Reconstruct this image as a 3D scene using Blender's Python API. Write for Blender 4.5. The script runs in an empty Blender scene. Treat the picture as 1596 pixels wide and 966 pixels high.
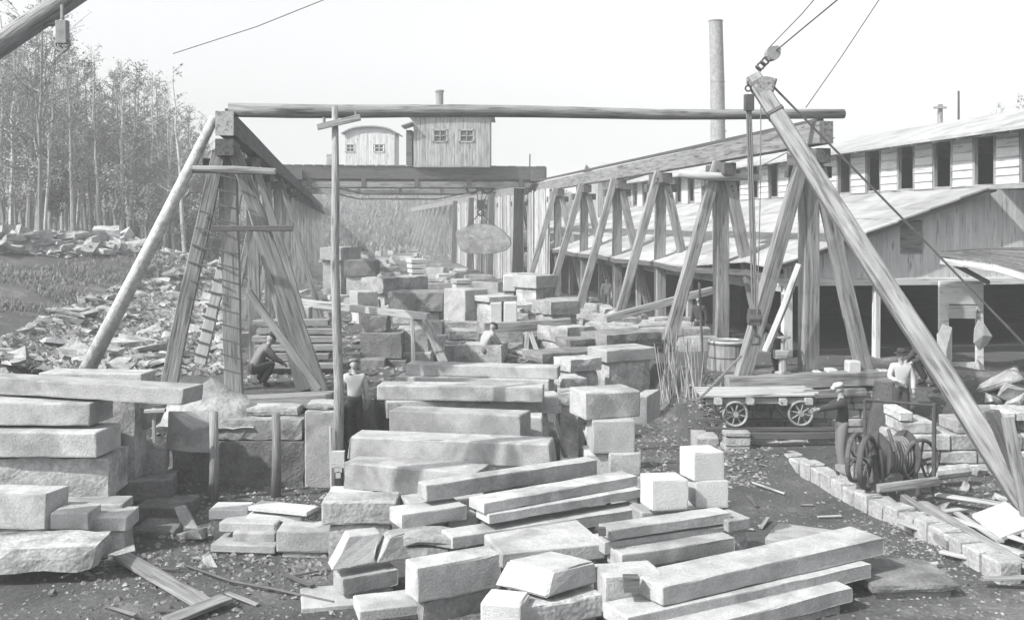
import bpy, math, random
from mathutils import Vector, Matrix, noise
RD = math.radians
random.seed(7)
sc = bpy.context.scene
COL = sc.collection
# ------------------------------------------------------------------ camera
F, CX, HY, H = 1550.0, 798.0, 348.0, 5.2          # focal length in photo pixels, horizon row, eye height
cam = bpy.data.cameras.new('camera'); camo = bpy.data.objects.new('camera', cam); COL.objects.link(camo)
camo.location = (0, 0, H); camo.rotation_euler = (RD(90), 0, 0)
cam.sensor_width = 36; cam.lens = 36*F/1596; cam.shift_y = -(483-HY)/1596; cam.clip_start = .1; cam.clip_end = 2000
sc.camera = camo
# ------------------------------------------------------------------ light
SAZ = Vector((-.86, -.51)).normalized(); SEL = RD(43)
S = Vector((SAZ.x*math.cos(SEL), SAZ.y*math.cos(SEL), math.sin(SEL)))
w = bpy.data.worlds.new('World'); sc.world = w; w.use_nodes = True
nt = w.node_tree; nt.nodes.clear()
sky = nt.nodes.new('ShaderNodeTexSky'); sky.sky_type = 'NISHITA'; sky.sun_disc = False
sky.sun_elevation = SEL; sky.sun_rotation = math.atan2(S.x, S.y); sky.dust_density = 4; sky.air_density = 1.2
hs = nt.nodes.new('ShaderNodeHueSaturation'); hs.inputs['Saturation'].default_value = .06
bgn = nt.nodes.new('ShaderNodeBackground'); bgn.inputs['Strength'].default_value = .15
wo = nt.nodes.new('ShaderNodeOutputWorld')
nt.links.new(sky.outputs[0], hs.inputs['Color']); nt.links.new(hs.outputs[0], bgn.inputs['Color']); nt.links.new(bgn.outputs[0], wo.inputs['Surface'])
sl = bpy.data.lights.new('sun', 'SUN'); sl.energy = 4.4; sl.angle = RD(.6); sl.color = (1, .985, .965)
so = bpy.data.objects.new('sun', sl); COL.objects.link(so); so.rotation_euler = S.to_track_quat('Z', 'Y').to_euler(); so.location = S*60
sc.view_settings.view_transform = 'Standard'; sc.view_settings.look = 'None'; sc.view_settings.gamma = 1
sc.view_settings.exposure = 0.74
HAZE = .0019
sc.cycles.volume_bounces = 1; sc.cycles.max_bounces = 5; sc.cycles.volume_step_rate = 5

# ------------------------------------------------------------------ materials
def mat(name, v, rough=.85, tint=(.985, 1, 1.01), scale=3.0, var=.25, bump=.3, bscale=40, speck=0, grain=False, objvar=.2, stain=0, tone=True, metal=0):
    m = bpy.data.materials.new(name); m.use_nodes = True; t = m.node_tree; N = t.nodes.new; L = t.links.new
    b = t.nodes['Principled BSDF']; b.inputs['Roughness'].default_value = rough; b.inputs['Metallic'].default_value = metal
    try: b.inputs['Specular IOR Level'].default_value = .25
    except Exception: pass
    at = N('ShaderNodeAttribute'); at.attribute_name = 'grain'
    oi = N('ShaderNodeObjectInfo')
    ofs = N('ShaderNodeVectorMath'); ofs.operation = 'MULTIPLY_ADD'
    L(oi.outputs['Random'], ofs.inputs[0]); ofs.inputs[1].default_value = (37, 53, 71); L(at.outputs['Vector'], ofs.inputs[2])
    mp = N('ShaderNodeMapping'); L(ofs.outputs[0], mp.inputs['Vector'])
    pit = None
    if name == 'rough_granite' or name in ('weathered_stone', 'masonry'):
        vo = N('ShaderNodeTexVoronoi'); vo.inputs['Scale'].default_value = 17; L(ofs.outputs[0], vo.inputs['Vector']); pit = vo.outputs['Distance']
    if grain: mp.inputs['Scale'].default_value = (.12, 1.6, 1.6)
    n1 = N('ShaderNodeTexNoise'); n1.inputs['Scale'].default_value = scale*(3 if grain else 1); n1.inputs['Detail'].default_value = 8; n1.inputs['Roughness'].default_value = .62
    L(mp.outputs[0], n1.inputs['Vector'])
    r = N('ShaderNodeMapRange'); r.inputs['From Min'].default_value = .3; r.inputs['From Max'].default_value = .7
    r.inputs['To Min'].default_value = 1-var; r.inputs['To Max'].default_value = 1+var; L(n1.outputs['Fac'], r.inputs['Value'])
    val = r.outputs[0]
    def mul(a, b_):
        q = N('ShaderNodeMath'); q.operation = 'MULTIPLY'
        for i, s in enumerate((a, b_)):
            if isinstance(s, (int, float)): q.inputs[i].default_value = s
            else: L(s, q.inputs[i])
        return q.outputs[0]
    r2 = N('ShaderNodeMapRange'); r2.inputs['To Min'].default_value = 1-objvar; r2.inputs['To Max'].default_value = 1+objvar; L(oi.outputs['Random'], r2.inputs['Value'])
    val = mul(val, r2.outputs[0])
    if tone:
        ta = N('ShaderNodeAttribute'); ta.attribute_name = 'tone'; val = mul(val, ta.outputs['Fac'])
    n2 = N('ShaderNodeTexNoise'); n2.inputs['Scale'].default_value = bscale; n2.inputs['Detail'].default_value = 5; L(mp.outputs[0] if grain else at.outputs['Vector'], n2.inputs['Vector'])
    if speck:
        r3 = N('ShaderNodeMapRange'); r3.inputs['From Min'].default_value = .35; r3.inputs['From Max'].default_value = .65
        r3.inputs['To Min'].default_value = 1-speck; r3.inputs['To Max'].default_value = 1+speck; L(n2.outputs['Fac'], r3.inputs['Value']); val = mul(val, r3.outputs[0])
    if grain:
        mk = N('ShaderNodeMapping'); mk.inputs['Scale'].default_value = (1.1, 5, 5); L(ofs.outputs[0], mk.inputs['Vector'])
        vk = N('ShaderNodeTexVoronoi'); vk.inputs['Scale'].default_value = .9; L(mk.outputs[0], vk.inputs['Vector'])
        rk = N('ShaderNodeMapRange'); rk.inputs['From Min'].default_value = .06; rk.inputs['From Max'].default_value = .16; rk.inputs['To Min'].default_value = .45; rk.inputs['To Max'].default_value = 1; L(vk.outputs['Distance'], rk.inputs['Value']); val = mul(val, rk.outputs[0])
        n5 = N('ShaderNodeTexNoise'); n5.inputs['Scale'].default_value = 9; n5.inputs['Detail'].default_value = 3; L(mp.outputs[0], n5.inputs['Vector'])
        rc = N('ShaderNodeMapRange'); rc.inputs['From Min'].default_value = .36; rc.inputs['From Max'].default_value = .41; rc.inputs['To Min'].default_value = .65; rc.inputs['To Max'].default_value = 1; L(n5.outputs['Fac'], rc.inputs['Value']); val = mul(val, rc.outputs[0])
    if stain:
        n3 = N('ShaderNodeTexNoise'); n3.inputs['Scale'].default_value = 1.1; n3.inputs['Detail'].default_value = 4; n3.inputs['Distortion'].default_value = .6; L(ofs.outputs[0], n3.inputs['Vector'])
        r4 = N('ShaderNodeMapRange'); r4.inputs['From Min'].default_value = .5; r4.inputs['From Max'].default_value = .62; r4.inputs['To Min'].default_value = 1; r4.inputs['To Max'].default_value = 1-stain
        L(n3.outputs['Fac'], r4.inputs['Value']); val = mul(val, r4.outputs[0])
    val = mul(val, v)
    cc = N('ShaderNodeCombineColor')
    for i in range(3): L(mul(val, tint[i]), cc.inputs[i])
    L(cc.outputs[0], b.inputs['Base Color'])
    bp = N('ShaderNodeBump'); bp.inputs['Strength'].default_value = bump; bp.inputs['Distance'].default_value = .02
    hsrc = n2.outputs['Fac']
    if pit is not None:
        ad = N('ShaderNodeMath'); ad.operation = 'MULTIPLY_ADD'; L(pit, ad.inputs[0]); ad.inputs[1].default_value = .35; L(n2.outputs['Fac'], ad.inputs[2]); hsrc = ad.outputs[0]
    L(hsrc, bp.inputs['Height']); L(bp.outputs[0], b.inputs['Normal'])
    return m
M = dict(
 stone=mat('dressed_granite', .29, scale=3.2, var=.2, bump=.5, bscale=34, speck=.12, objvar=.17, stain=.32),
 rough=mat('rough_granite', .27, scale=3, var=.35, bump=.8, bscale=14, speck=.15, objvar=.2, stain=.3),
 pale=mat('white_stone', .38, scale=2, var=.1, bump=.5, bscale=45, speck=.12, objvar=.05),
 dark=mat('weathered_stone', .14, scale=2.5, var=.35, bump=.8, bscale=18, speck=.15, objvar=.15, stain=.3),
 masonry=mat('masonry', .26, scale=4, var=.25, bump=.8, bscale=20, speck=.15, objvar=.05),
 timber=mat('weathered_timber', .185, scale=3, var=.42, bump=.9, bscale=14, grain=True, objvar=.15, stain=.2),
 palewood=mat('pale_timber', .30, scale=3, var=.3, bump=.4, bscale=14, grain=True, objvar=.1),
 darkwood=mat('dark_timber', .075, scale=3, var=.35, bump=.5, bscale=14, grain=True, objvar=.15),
 bark=mat('bark', .19, scale=8, var=.4, bump=1, bscale=30, grain=True, objvar=.25),
 birch=mat('pale_bark', .33, scale=8, var=.4, bump=.6, bscale=30, objvar=.2),
 boards=mat('wall_boards', .27, scale=3, var=.22, bump=.4, bscale=16, grain=True, objvar=.05, stain=.2),
 white=mat('whitewashed_boards', .46, scale=2, var=.1, bump=.3, bscale=16, grain=True, objvar=.05, stain=.12),
 roofing=mat('roofing_felt', .27, rough=.9, scale=1.2, var=.2, bump=.4, bscale=30, objvar=.05, stain=.2),
 shingle=mat('shingles', .12, scale=6, var=.35, bump=.8, bscale=30, objvar=.1),
 iron=mat('iron', .06, rough=.6, scale=6, var=.3, bump=.3, bscale=50, objvar=.1),
 greyiron=mat('dusty_iron', .2, rough=.7, scale=6, var=.3, bump=.3, bscale=50, objvar=.1),
 rope=mat('rope', .12, rough=.9, var=.2, scale=20),
 interior=mat('shade_dark_boards', .025, scale=3, var=.3, bump=.3, grain=True, objvar=0),  # near-black base colour puts the shade of the open bays into the boards
 leaf=mat('leaves', .12, rough=.8, scale=2, var=.35, bump=0, objvar=.25),
 brush=mat('undergrowth', .1, rough=.9, scale=1.0, var=.45, bump=0, objvar=.2),
 skin=mat('skin', .24, rough=.6, scale=10, var=.08, bump=.1, objvar=.05, tone=False),
 clothd=mat('dark_cloth', .035, rough=.95, scale=8, var=.3, bump=.5, objvar=.1, tone=False),
 clothm=mat('grey_cloth', .13, rough=.95, scale=8, var=.25, bump=.5, objvar=.1, tone=False),
 clothl=mat('pale_cloth', .3, rough=.95, scale=8, var=.15, bump=.5, objvar=.1, tone=False),
 glass=mat('dark_pane', .09, rough=.25, scale=3, var=.3, bump=0, objvar=0),
)
# ground: dirt with pale stone dust
def ground_mat():
    m = bpy.data.materials.new('yard_dirt'); m.use_nodes = True; t = m.node_tree; N = t.nodes.new; L = t.links.new
    b = t.nodes['Principled BSDF']; b.inputs['Roughness'].default_value = .95
    g = N('ShaderNodeNewGeometry')
    def nz(s, d=8, dist=0):
        n = N('ShaderNodeTexNoise'); n.inputs['Scale'].default_value = s; n.inputs['Detail'].default_value = d; n.inputs['Distortion'].default_value = dist
        n.inputs['Roughness'].default_value = .65; L(g.outputs['Position'], n.inputs['Vector']); return n.outputs['Fac']
    r = N('ShaderNodeValToRGB'); L(nz(.55, 9, .4), r.inputs[0])
    e = r.color_ramp.elements; e[0].position = .36; e[0].color = (.028, .029, .03, 1); e[1].position = .74; e[1].color = (.17, .17, .175, 1)
    e2 = r.color_ramp.elements.new(.55); e2.color = (.055, .056, .057, 1)
    r2 = N('ShaderNodeMapRange'); r2.inputs['From Min'].default_value = .35; r2.inputs['From Max'].default_value = .65; r2.inputs['To Min'].default_value = .65; r2.inputs['To Max'].default_value = 1.35; L(nz(14), r2.inputs[0])
    mx = N('ShaderNodeVectorMath'); mx.operation = 'SCALE'; L(r.outputs[0], mx.inputs[0]); L(r2.outputs[0], mx.inputs['Scale'])
    L(mx.outputs[0], b.inputs['Base Color'])
    bp = N('ShaderNodeBump'); bp.inputs['Strength'].default_value = .9; bp.inputs['Distance'].default_value = .05; L(nz(9), bp.inputs['Height']); L(bp.outputs[0], b.inputs['Normal'])
    return m
M['ground'] = ground_mat()

# ------------------------------------------------------------------ helpers
def P(px, py, y): return Vector(((px-CX)/F*y, y, H-(py-HY)/F*y))
def G(px, py, z): y = (H-z)*F/(py-HY); return Vector(((px-CX)/F*y, y, z))
def tag(o, label=None, cat=None, group=None, kind=None):
    if label: o['label'] = label
    if cat: o['category'] = cat
    if group: o['group'] = group
    if kind: o['kind'] = kind
    return o
def empty(name, loc, label=None, cat=None, group=None):
    o = bpy.data.objects.new(name, None); COL.objects.link(o); o.location = loc; o.empty_display_size = .3
    return tag(o, label, cat, group)
def copy_tree(o, parent=None):
    c = o.copy(); COL.objects.link(c)
    if parent: c.parent = parent
    for ch in list(o.children): copy_tree(ch, c)
    return c
def wpos(o):
    p = o.location.copy()
    while o.parent: o = o.parent; p += o.location
    return p
def link(name, V, Fc, Gr, T, m, parent=None, smooth=False, base=None):
    """mesh from world coordinates; origin at the base centre (or at the parent's)"""
    if base is None:
        xs = [v[0] for v in V]; ys = [v[1] for v in V]; zs = [v[2] for v in V]
        base = Vector(((min(xs)+max(xs))/2, (min(ys)+max(ys))/2, min(zs)))
    if parent is not None: base = Vector((0, 0, 0)) + base
    me = bpy.data.meshes.new(name); me.from_pydata([(v[0]-base[0], v[1]-base[1], v[2]-base[2]) for v in V], [], Fc)
    a = me.attributes.new('grain', 'FLOAT_VECTOR', 'POINT'); a.data.foreach_set('vector', [c for g in Gr for c in g])
    a = me.attributes.new('tone', 'FLOAT', 'POINT'); a.data.foreach_set('value', T)
    me.materials.append(M[m] if isinstance(m, str) else m)
    if smooth: me.polygons.foreach_set('use_smooth', [True]*len(me.polygons))
    me.update()
    o = bpy.data.objects.new(name, me); COL.objects.link(o)
    if parent is not None:
        o.parent = parent; o.location = base-wpos(parent)
    else: o.location = base
    return o
class MB:
    def __init__(s): s.V = []; s.F = []; s.G = []; s.T = []
    def add(s, V, Fc, Gr, tone=1.0):
        n = len(s.V); s.V += [tuple(v) for v in V]; s.F += [tuple(i+n for i in f) for f in Fc]; s.G += [tuple(g) for g in Gr]; s.T += [tone]*len(V)
    def beam(s, a, b, w_, h_, up=Vector((0, 0, 1)), jit=.010, seg=None, tone=1.0, ch=.012, taper=1.0):
        a = Vector(a); b = Vector(b); d = b-a; L = d.length; d = d/L
        x = d.cross(Vector(up))
        if x.length < .01: x = d.cross(Vector((0, 1, 0)))
        x.normalize(); z = x.cross(d)
        n = seg or max(1, min(10, int(L/1.2))); bow = (random.uniform(-.0035, .0035)*L, random.uniform(-.002, .002)*L) if n > 2 and jit > .003 else (0, 0); ch = min(ch, w_*.2, h_*.2); o = random.random()*50
        prof = [(-1, -1, 1, 0), (1, -1, -1, 0), (1, -1, 0, 1), (1, 1, 0, -1), (1, 1, -1, 0), (-1, 1, 1, 0), (-1, 1, 0, -1), (-1, -1, 0, 1)]
        V = []; Gr = []
        for i in range(n+1):
            t = i/n; sb_ = 4*t*(1-t); jx = random.uniform(-jit, jit)+bow[0]*sb_; jz = random.uniform(-jit, jit)+bow[1]*sb_; k = 1+(taper-1)*t
            for (sx, sz, cx, cz) in prof:
                u = (sx*w_/2*k+cx*ch)+jx; v = (sz*h_/2*k+cz*ch)+jz
                V.append(a+d*(L*t)+x*u+z*v); Gr.append((L*t+o, u+o, v))
        Fc = []
        for i in range(n):
            for k in range(8):
                p = i*8+k; q = i*8+(k+1) % 8; Fc.append((p, q, q+8, p+8))
        Fc.append(tuple(range(7, -1, -1))); Fc.append(tuple(n*8+k for k in range(8)))
        s.add(V, Fc, Gr, tone); return s
    def tube(s, pts, r, sides=8, tone=1.0, wob=0.0):
        pts = [Vector(p) for p in pts]; n = len(pts); rs = r if isinstance(r, (list, tuple)) else [r]*n
        V = []; Gr = []; Fc = []; L = 0; o = random.random()*50; px_ = None
        for i, p in enumerate(pts):
            d = (pts[min(i+1, n-1)]-pts[max(i-1, 0)]).normalized()
            if px_ is None:
                x = d.cross(Vector((0, 0, 1)));
                if x.length < .05: x = d.cross(Vector((0, 1, 0)))
            else: x = px_-d*px_.dot(d)
            x.normalize(); px_ = x; z = x.cross(d)
            if i: L += (p-pts[i-1]).length
            for k in range(sides):
                a = 2*math.pi*k/sides; rr = rs[i]*(1+random.uniform(-wob, wob))
                V.append(p+x*math.cos(a)*rr+z*math.sin(a)*rr); Gr.append((L+o, math.cos(a)*rs[i]+o, math.sin(a)*rs[i]))
        for i in range(n-1):
            for k in range(sides):
                p = i*sides+k; q = i*sides+(k+1) % sides; Fc.append((p, q, q+sides, p+sides))
        Fc.append(tuple(range(sides-1, -1, -1))); Fc.append(tuple((n-1)*sides+k for k in range(sides)))
        s.add(V, Fc, Gr, tone); return s
    def ring(s, c, ax, R, r, n=28, sides=6, sq=1.0):
        c = Vector(c); ax = Vector(ax).normalized(); x = ax.cross(Vector((0, 0, 1)))
        if x.length < .05: x = ax.cross(Vector((0, 1, 0)))
        x.normalize(); y = ax.cross(x); V = []; Gr = []; Fc = []
        for i in range(n):
            a = 2*math.pi*i/n; d = x*math.cos(a)+y*math.sin(a)
            for k in range(sides):
                b = 2*math.pi*k/sides; q = c+d*(R+r*math.cos(b))+ax*(r*sq*math.sin(b)); V.append(q); Gr.append(q)
        for i in range(n):
            for k in range(sides):
                p = i*sides+k; q = i*sides+(k+1) % sides; p2 = ((i+1) % n)*sides+k; q2 = ((i+1) % n)*sides+(k+1) % sides
                Fc.append((p, p2, q2, q))
        s.add(V, Fc, Gr); return s
    def quad(s, a, b, c, d, tone=1.0):
        V = [Vector(a), Vector(b), Vector(c), Vector(d)]; s.add(V, [(0, 1, 2, 3)], V, tone); return s
    def prism(s, poly, up, tone=1.0):
        """closed prism: poly (world points, counter-clockwise seen from the tip of up) swept by -up"""
        n = len(poly); up = Vector(up); T = [Vector(p) for p in poly]; B = [p-up for p in T]
        Fc = [tuple(range(n)), tuple(range(2*n-1, n-1, -1))]+[(i, i+n, (i+1) % n+n, (i+1) % n) for i in range(n)]
        s.add(T+B, Fc, [tuple(v) for v in T+B], tone); return s
    def block(s, T4, B4, res=.22, rough=.004, chip=.012, maxn=14, tone=1.0, seed=None):
        """stone from four top and four bottom corners, edges worn, faces dressed or rough"""
        c = [Vector(p) for p in list(B4)+list(T4)]; sd = random.random()*100 if seed is None else seed
        L = [((c[1]-c[0]).length+(c[5]-c[4]).length)/2, ((c[3]-c[0]).length+(c[7]-c[4]).length)/2, ((c[4]-c[0]).length+(c[6]-c[2]).length)/2]
        ns = [max(2, min(maxn, int(l/res))) for l in L]
        def par(n, l):
            e = min(.03/l, .2/n) if rough < .02 else 0
            return [0, ]+([e] if e else [])+[i/n for i in range(1, n)]+([1-e] if e else [])+[1]
        pr = [par(ns[i], L[i]) for i in range(3)]
        cen = sum(c, Vector())/8; idx = {}; V = []; Gr = []
        def vid(i, j, k):
            key = (i, j, k)
            if key in idx: return idx[key]
            u, v, w_ = pr[0][i], pr[1][j], pr[2][k]
            bb = (c[0]*(1-u)+c[1]*u)*(1-v)+(c[3]*(1-u)+c[2]*u)*v
            tt = (c[4]*(1-u)+c[5]*u)*(1-v)+(c[7]*(1-u)+c[6]*u)*v
            p = bb*(1-w_)+tt*w_; ex = sum(1 for q in (u, v, w_) if q in (0, 1))
            g = (u*L[0]+sd, v*L[1]+sd, w_*L[2])
            nv = noise.noise_vector((p+Vector((sd, sd, 0)))*(1.6 if rough < .02 else 2.3))+.5*noise.noise_vector((p+Vector((sd, 0, sd)))*6)
            p = p+nv*rough
            if ex >= 2:
                k_ = chip*(.6+2.5*max(0, noise.noise((p+Vector((0, sd, 0)))*3.1)))*(1.3 if ex == 3 else 1)
                dd = cen-p; dd = Vector([math.copysign(1, q) if abs(q) > 1e-3 else 0 for q in dd])
                p = p+dd*k_*.6
            idx[key] = len(V); V.append(p); Gr.append(g); return idx[key]
        Fc = []; N0, N1, N2 = len(pr[0])-1, len(pr[1])-1, len(pr[2])-1
        for i in range(N0):
            for j in range(N1):
                Fc.append((vid(i, j, N2), vid(i+1, j, N2), vid(i+1, j+1, N2), vid(i, j+1, N2)))
                Fc.append((vid(i, j, 0), vid(i, j+1, 0), vid(i+1, j+1, 0), vid(i+1, j, 0)))
        for i in range(N0):
            for k in range(N2):
                Fc.append((vid(i, 0, k), vid(i+1, 0, k), vid(i+1, 0, k+1), vid(i, 0, k+1)))
                Fc.append((vid(i, N1, k), vid(i, N1, k+1), vid(i+1, N1, k+1), vid(i+1, N1, k)))
        for j in range(N1):
            for k in range(N2):
                Fc.append((vid(0, j, k), vid(0, j, k+1), vid(0, j+1, k+1), vid(0, j+1, k)))
                Fc.append((vid(N0, j, k), vid(N0, j+1, k), vid(N0, j+1, k+1), vid(N0, j, k+1)))
        s.add(V, Fc, Gr, tone); return s
    def build(s, name, m, parent=None, smooth=False, base=None):
        return link(name, s.V, s.F, s.G, s.T, m, parent, smooth, base)
def boxpts(x0, x1, y0, y1, z0, z1):
    return [(x0, y0, z1), (x1, y0, z1), (x1, y1, z1), (x0, y1, z1)], [(x0, y0, z0), (x1, y0, z0), (x1, y1, z0), (x0, y1, z0)]
DT = Vector((-.173, 1, 0)).normalized(); DN = Vector((DT.y, -DT.x, 0))      # along the runway, and across it
CL, CR = -2.37, 11.25
def RW(c, y, z): return Vector((c-.173*y, y, z))                              # a point on the line c beside the runway

# ------------------------------------------------------------------ terrain
def sst(t): t = max(0, min(1, t)); return t*t*(3-2*t)
def gz(x, y):
    c = x+.173*y
    if x < -8: a, b = 19, 25
    elif x < -3.1: a, b = 20.1, 20.6
    elif x < 4.6: k = sst((x+3.1)/1.2)*sst((4.6-x)/.8); a, b = 20.1+k*3.5+(3.0 if x > 1 else 0)*(1-k), 20.6+k*9.5+(3.6 if x > 1 else 0)*(1-k)
    elif x < 8.3: a, b = 23.4, 24
    else: a, b = 20.8, 23.2
    z = 1.5*sst((y-a)/(b-a))
    u = -c
    if u > 2.2 and y > 18:
        hh = 8*(1-math.exp(-.3*(u-2.2)/8))*sst((y-18)/6)
        z = max(z*(1-sst((u-4)/8))*1.0, hh) if hh > z else z
    if c > 2 and x > 4.0 and 18.5 < y < 24: z = max(z, .3*sst((y-20.4)/.8)*sst((x-4)/.8))
    if x < -14 and 45 < y < 68: z += 1.3*sst((y-46)/5)*(1-sst((y-58)/8))*sst((-x-15)/4)
    if y > 120: z += 11.5*sst((y-120)/80)*(1-sst((x+3)/40)) + 2*sst((y-150)/100)
    n = noise.noise(Vector((x*.35, y*.35, 0)))
    z += n*(.05 if y < 24 else .14) + noise.noise(Vector((x*1.3, y*1.3, 3)))*.035
    if u > 5 and y > 24: z += noise.noise(Vector((x*.12, y*.12, 9)))*.5
    return z
def hit(px, py, y0=8, y1=260):
    y = y0
    while y < y1:
        p = P(px, py, y)
        if p.z <= gz(p.x, p.y):
            lo, hi = y/1.01, y
            for _ in range(9):
                mdl = (lo+hi)/2; p = P(px, py, mdl)
                if p.z <= gz(p.x, p.y): hi = mdl
                else: lo = mdl
            p = P(px, py, hi); return Vector((p.x, p.y, gz(p.x, p.y)))
        y *= 1.01
    return None
def axis(segs):
    out = []
    for a, b, st in segs:
        n = max(1, int(round((b-a)/st))); out += [a+(b-a)*i/n for i in range(n)]
    return out+[segs[-1][1]]
XS = axis([(-900, -160, 60), (-160, -60, 5), (-60, -14, 1), (-14, 16, .22), (16, 60, 1.5), (60, 160, 8), (160, 900, 60)])
YS = axis([(-60, 8, 4), (8, 12, .4), (12, 32, .2), (32, 60, .6), (60, 120, 2), (120, 260, 5), (260, 1400, 60)])
gv = [(x, y, gz(x, y)) for y in YS for x in XS]; nx = len(XS)
gf = [(j*nx+i, j*nx+i+1, (j+1)*nx+i+1, (j+1)*nx+i) for j in range(len(YS)-1) for i in range(nx-1)]
tag(link('ground', gv, gf, gv, [1.0]*len(gv), 'ground', smooth=True, base=Vector((0, 0, 0))), kind='structure')
# haze: one closed box of even air
hm = bpy.data.materials.new('haze_air'); hm.use_nodes = True; ht = hm.node_tree; ht.nodes.clear()
pv = ht.nodes.new('ShaderNodeVolumePrincipled'); pv.inputs['Color'].default_value = (.97, .985, 1, 1); pv.inputs['Density'].default_value = HAZE; pv.inputs['Anisotropy'].default_value = 0.0
hout = ht.nodes.new('ShaderNodeOutputMaterial'); ht.links.new(pv.outputs[0], hout.inputs['Volume'])
hb = MB(); t4, b4 = boxpts(-1000, 1000, -80, 1500, -3, 27); hb.add(list(map(Vector, t4))+list(map(Vector, b4)), [(0, 1, 2, 3), (7, 6, 5, 4), (0, 4, 5, 1), (1, 5, 6, 2), (2, 6, 7, 3), (3, 7, 4, 0)], t4+b4)
tag(hb.build('haze', hm), kind='stuff')

# ------------------------------------------------------------------ the crane runway: bents, beams, bridges
YB = [23.9+5.5*i for i in range(24)]
ZB = 7.05                                             # underside of the runway beam
def bent_right(y, label, i, left=True):
    b = RW(CR, y, 1.5); fz = gz(b.x, b.y) if i else 1.55
    t = empty('trestle_bent', (b.x, b.y, fz), label, 'trestle bent', 'raking timber bents under the right crane runway')
    w_ = .38 if i < 2 else .33; DTn = DT
    m = MB(); m.beam(RW(CR, y, fz), RW(CR, y, ZB-.3), w_, w_, up=DT); m.build('post', 'timber', t)
    for s, sp, nm in ((-1, 1.75, 'rake'), (1, 1.35, 'rake')):
        if s < 0 and not left: continue
        ft = b+DN*s*sp
        zf = (gz(ft.x, ft.y) if i else 1.58)-(.0 if i == 0 else .05)
        ft.z = zf; tp = b+DN*s*.16-DT*.22; tp.z = ZB-(.05 if s < 0 else .55)
        ft2 = ft-DT*.22
        m = MB(); m.beam(ft2, tp, w_*.92, w_*.72, up=DT, jit=.01, taper=.85); m.build('rake', 'timber', t)
        if i < 3:
            for f_ in (.93, .955): q = ft2.lerp(tp, f_)-DT*(w_*.30); m = MB(); m.tube([q-DT*.04, q+DT*.03], .032, sides=6); m.build('bolt_head', 'iron', t)
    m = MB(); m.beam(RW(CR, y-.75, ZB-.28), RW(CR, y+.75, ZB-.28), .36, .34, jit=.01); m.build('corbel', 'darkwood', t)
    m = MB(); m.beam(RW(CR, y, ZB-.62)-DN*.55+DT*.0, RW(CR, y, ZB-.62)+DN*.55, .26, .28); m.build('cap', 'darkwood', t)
    return t
names_r = ['nearest timber bent of the right runway, standing on a heavy sill beside the shed', 'second timber bent of the right runway, with a peeled pole lashed across it', 'third timber bent of the right runway, its post going down through the shed eave', 'fourth timber bent of the right runway, beside the low eave of the shed', 'fifth timber bent of the right runway, last before the boarded part']
for i, y in enumerate(YB):
    if i < 5: bent_right(y, names_r[i], i)
far_r = bent_right(YB[5], 'far timber bent of the right runway behind or beyond the boarding', 5)
for ch_ in [q for q in far_r.children if q.name.startswith('rake')][:1]: pass
boarded = bent_right(YB[6], 'far timber bent of the right runway standing behind the boarding', 6, False)
far_r['label'] = 'far timber bent of the right runway at the near end of the boarding'
far_o = bent_right(YB[14], 'far timber bent of the right runway beyond the boarding, small in the haze', 14)
for y in YB[7:14]+YB[15:]:
    src = boarded if y < 97 else far_o; c = copy_tree(src); b = RW(CR, y, 0); c.location = (b.x, b.y, src.location.z); continue
    c = copy_tree(far_r); b = RW(CR, y, 0); c.location = (b.x, b.y, far_r.location.z)
m = MB(); m.beam(RW(CR, 23.0, ZB+.26), RW(CR, 100, ZB+.26), .34, .52, seg=14, jit=.008); m.beam(RW(CR, 100, ZB+.26), RW(CR, 155, ZB+.26), .34, .52, seg=8)
rb = m.build('runway_beam', 'timber'); tag(rb, 'long heavy timber beam along the top of the right crane runway', 'runway beam')
m = MB(); m.beam(RW(CR, 23.2, ZB+.57), RW(CR, 155, ZB+.57), .07, .1, seg=3, jit=0); m.build('rail', 'iron', rb)
# left runway
def bent_left(y, label, i, zbase=None):
    b = RW(CL, y, 0); fz = zbase if zbase is not None else gz(b.x, b.y)
    t = empty('trestle_bent', (b.x, b.y, fz), label, 'trestle bent', 'raking timber bents under the left crane runway')
    w_ = .36 if i == 0 else .3
    m = MB(); m.beam(RW(CL, y, fz)+DN*.12, RW(CL, y, ZB-.3), w_, w_, up=DT, jit=.012); m.build('post', 'timber', t)
    for s, sp, dy in ((1, 1.95, -.22), (1, 1.55, .7), (-1, 1.25, -.22)):
        if s > 0 and i in (2, 4): continue
        if i > 0 and dy == .7: continue
        if i > 0 and s > 0: sp = 1.7
        ft = b+DN*s*sp+DT*dy; ft.z = (zbase+.02) if (zbase is not None and s > 0) else gz(ft.x, ft.y)-.05
        tp = b+DN*s*.15+DT*dy; tp.z = ZB-.35
        m = MB(); m.beam(ft, tp, w_*(.95 if i == 0 else .72), w_*.6, up=DT, jit=.012, taper=.8); m.build('rake', 'palewood' if dy > 0 else 'timber', t)
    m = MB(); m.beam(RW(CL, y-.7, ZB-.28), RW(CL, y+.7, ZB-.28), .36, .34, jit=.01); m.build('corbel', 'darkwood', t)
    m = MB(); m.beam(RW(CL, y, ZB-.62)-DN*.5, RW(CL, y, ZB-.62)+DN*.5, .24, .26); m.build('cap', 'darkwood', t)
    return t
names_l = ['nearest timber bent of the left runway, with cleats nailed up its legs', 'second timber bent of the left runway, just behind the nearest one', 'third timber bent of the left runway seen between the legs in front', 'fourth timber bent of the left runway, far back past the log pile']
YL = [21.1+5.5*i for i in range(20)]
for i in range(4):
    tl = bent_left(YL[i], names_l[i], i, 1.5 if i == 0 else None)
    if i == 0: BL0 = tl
far_l = bent_left(YL[4], 'far timber bent of the left runway, small in the haze', 4)
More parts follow.
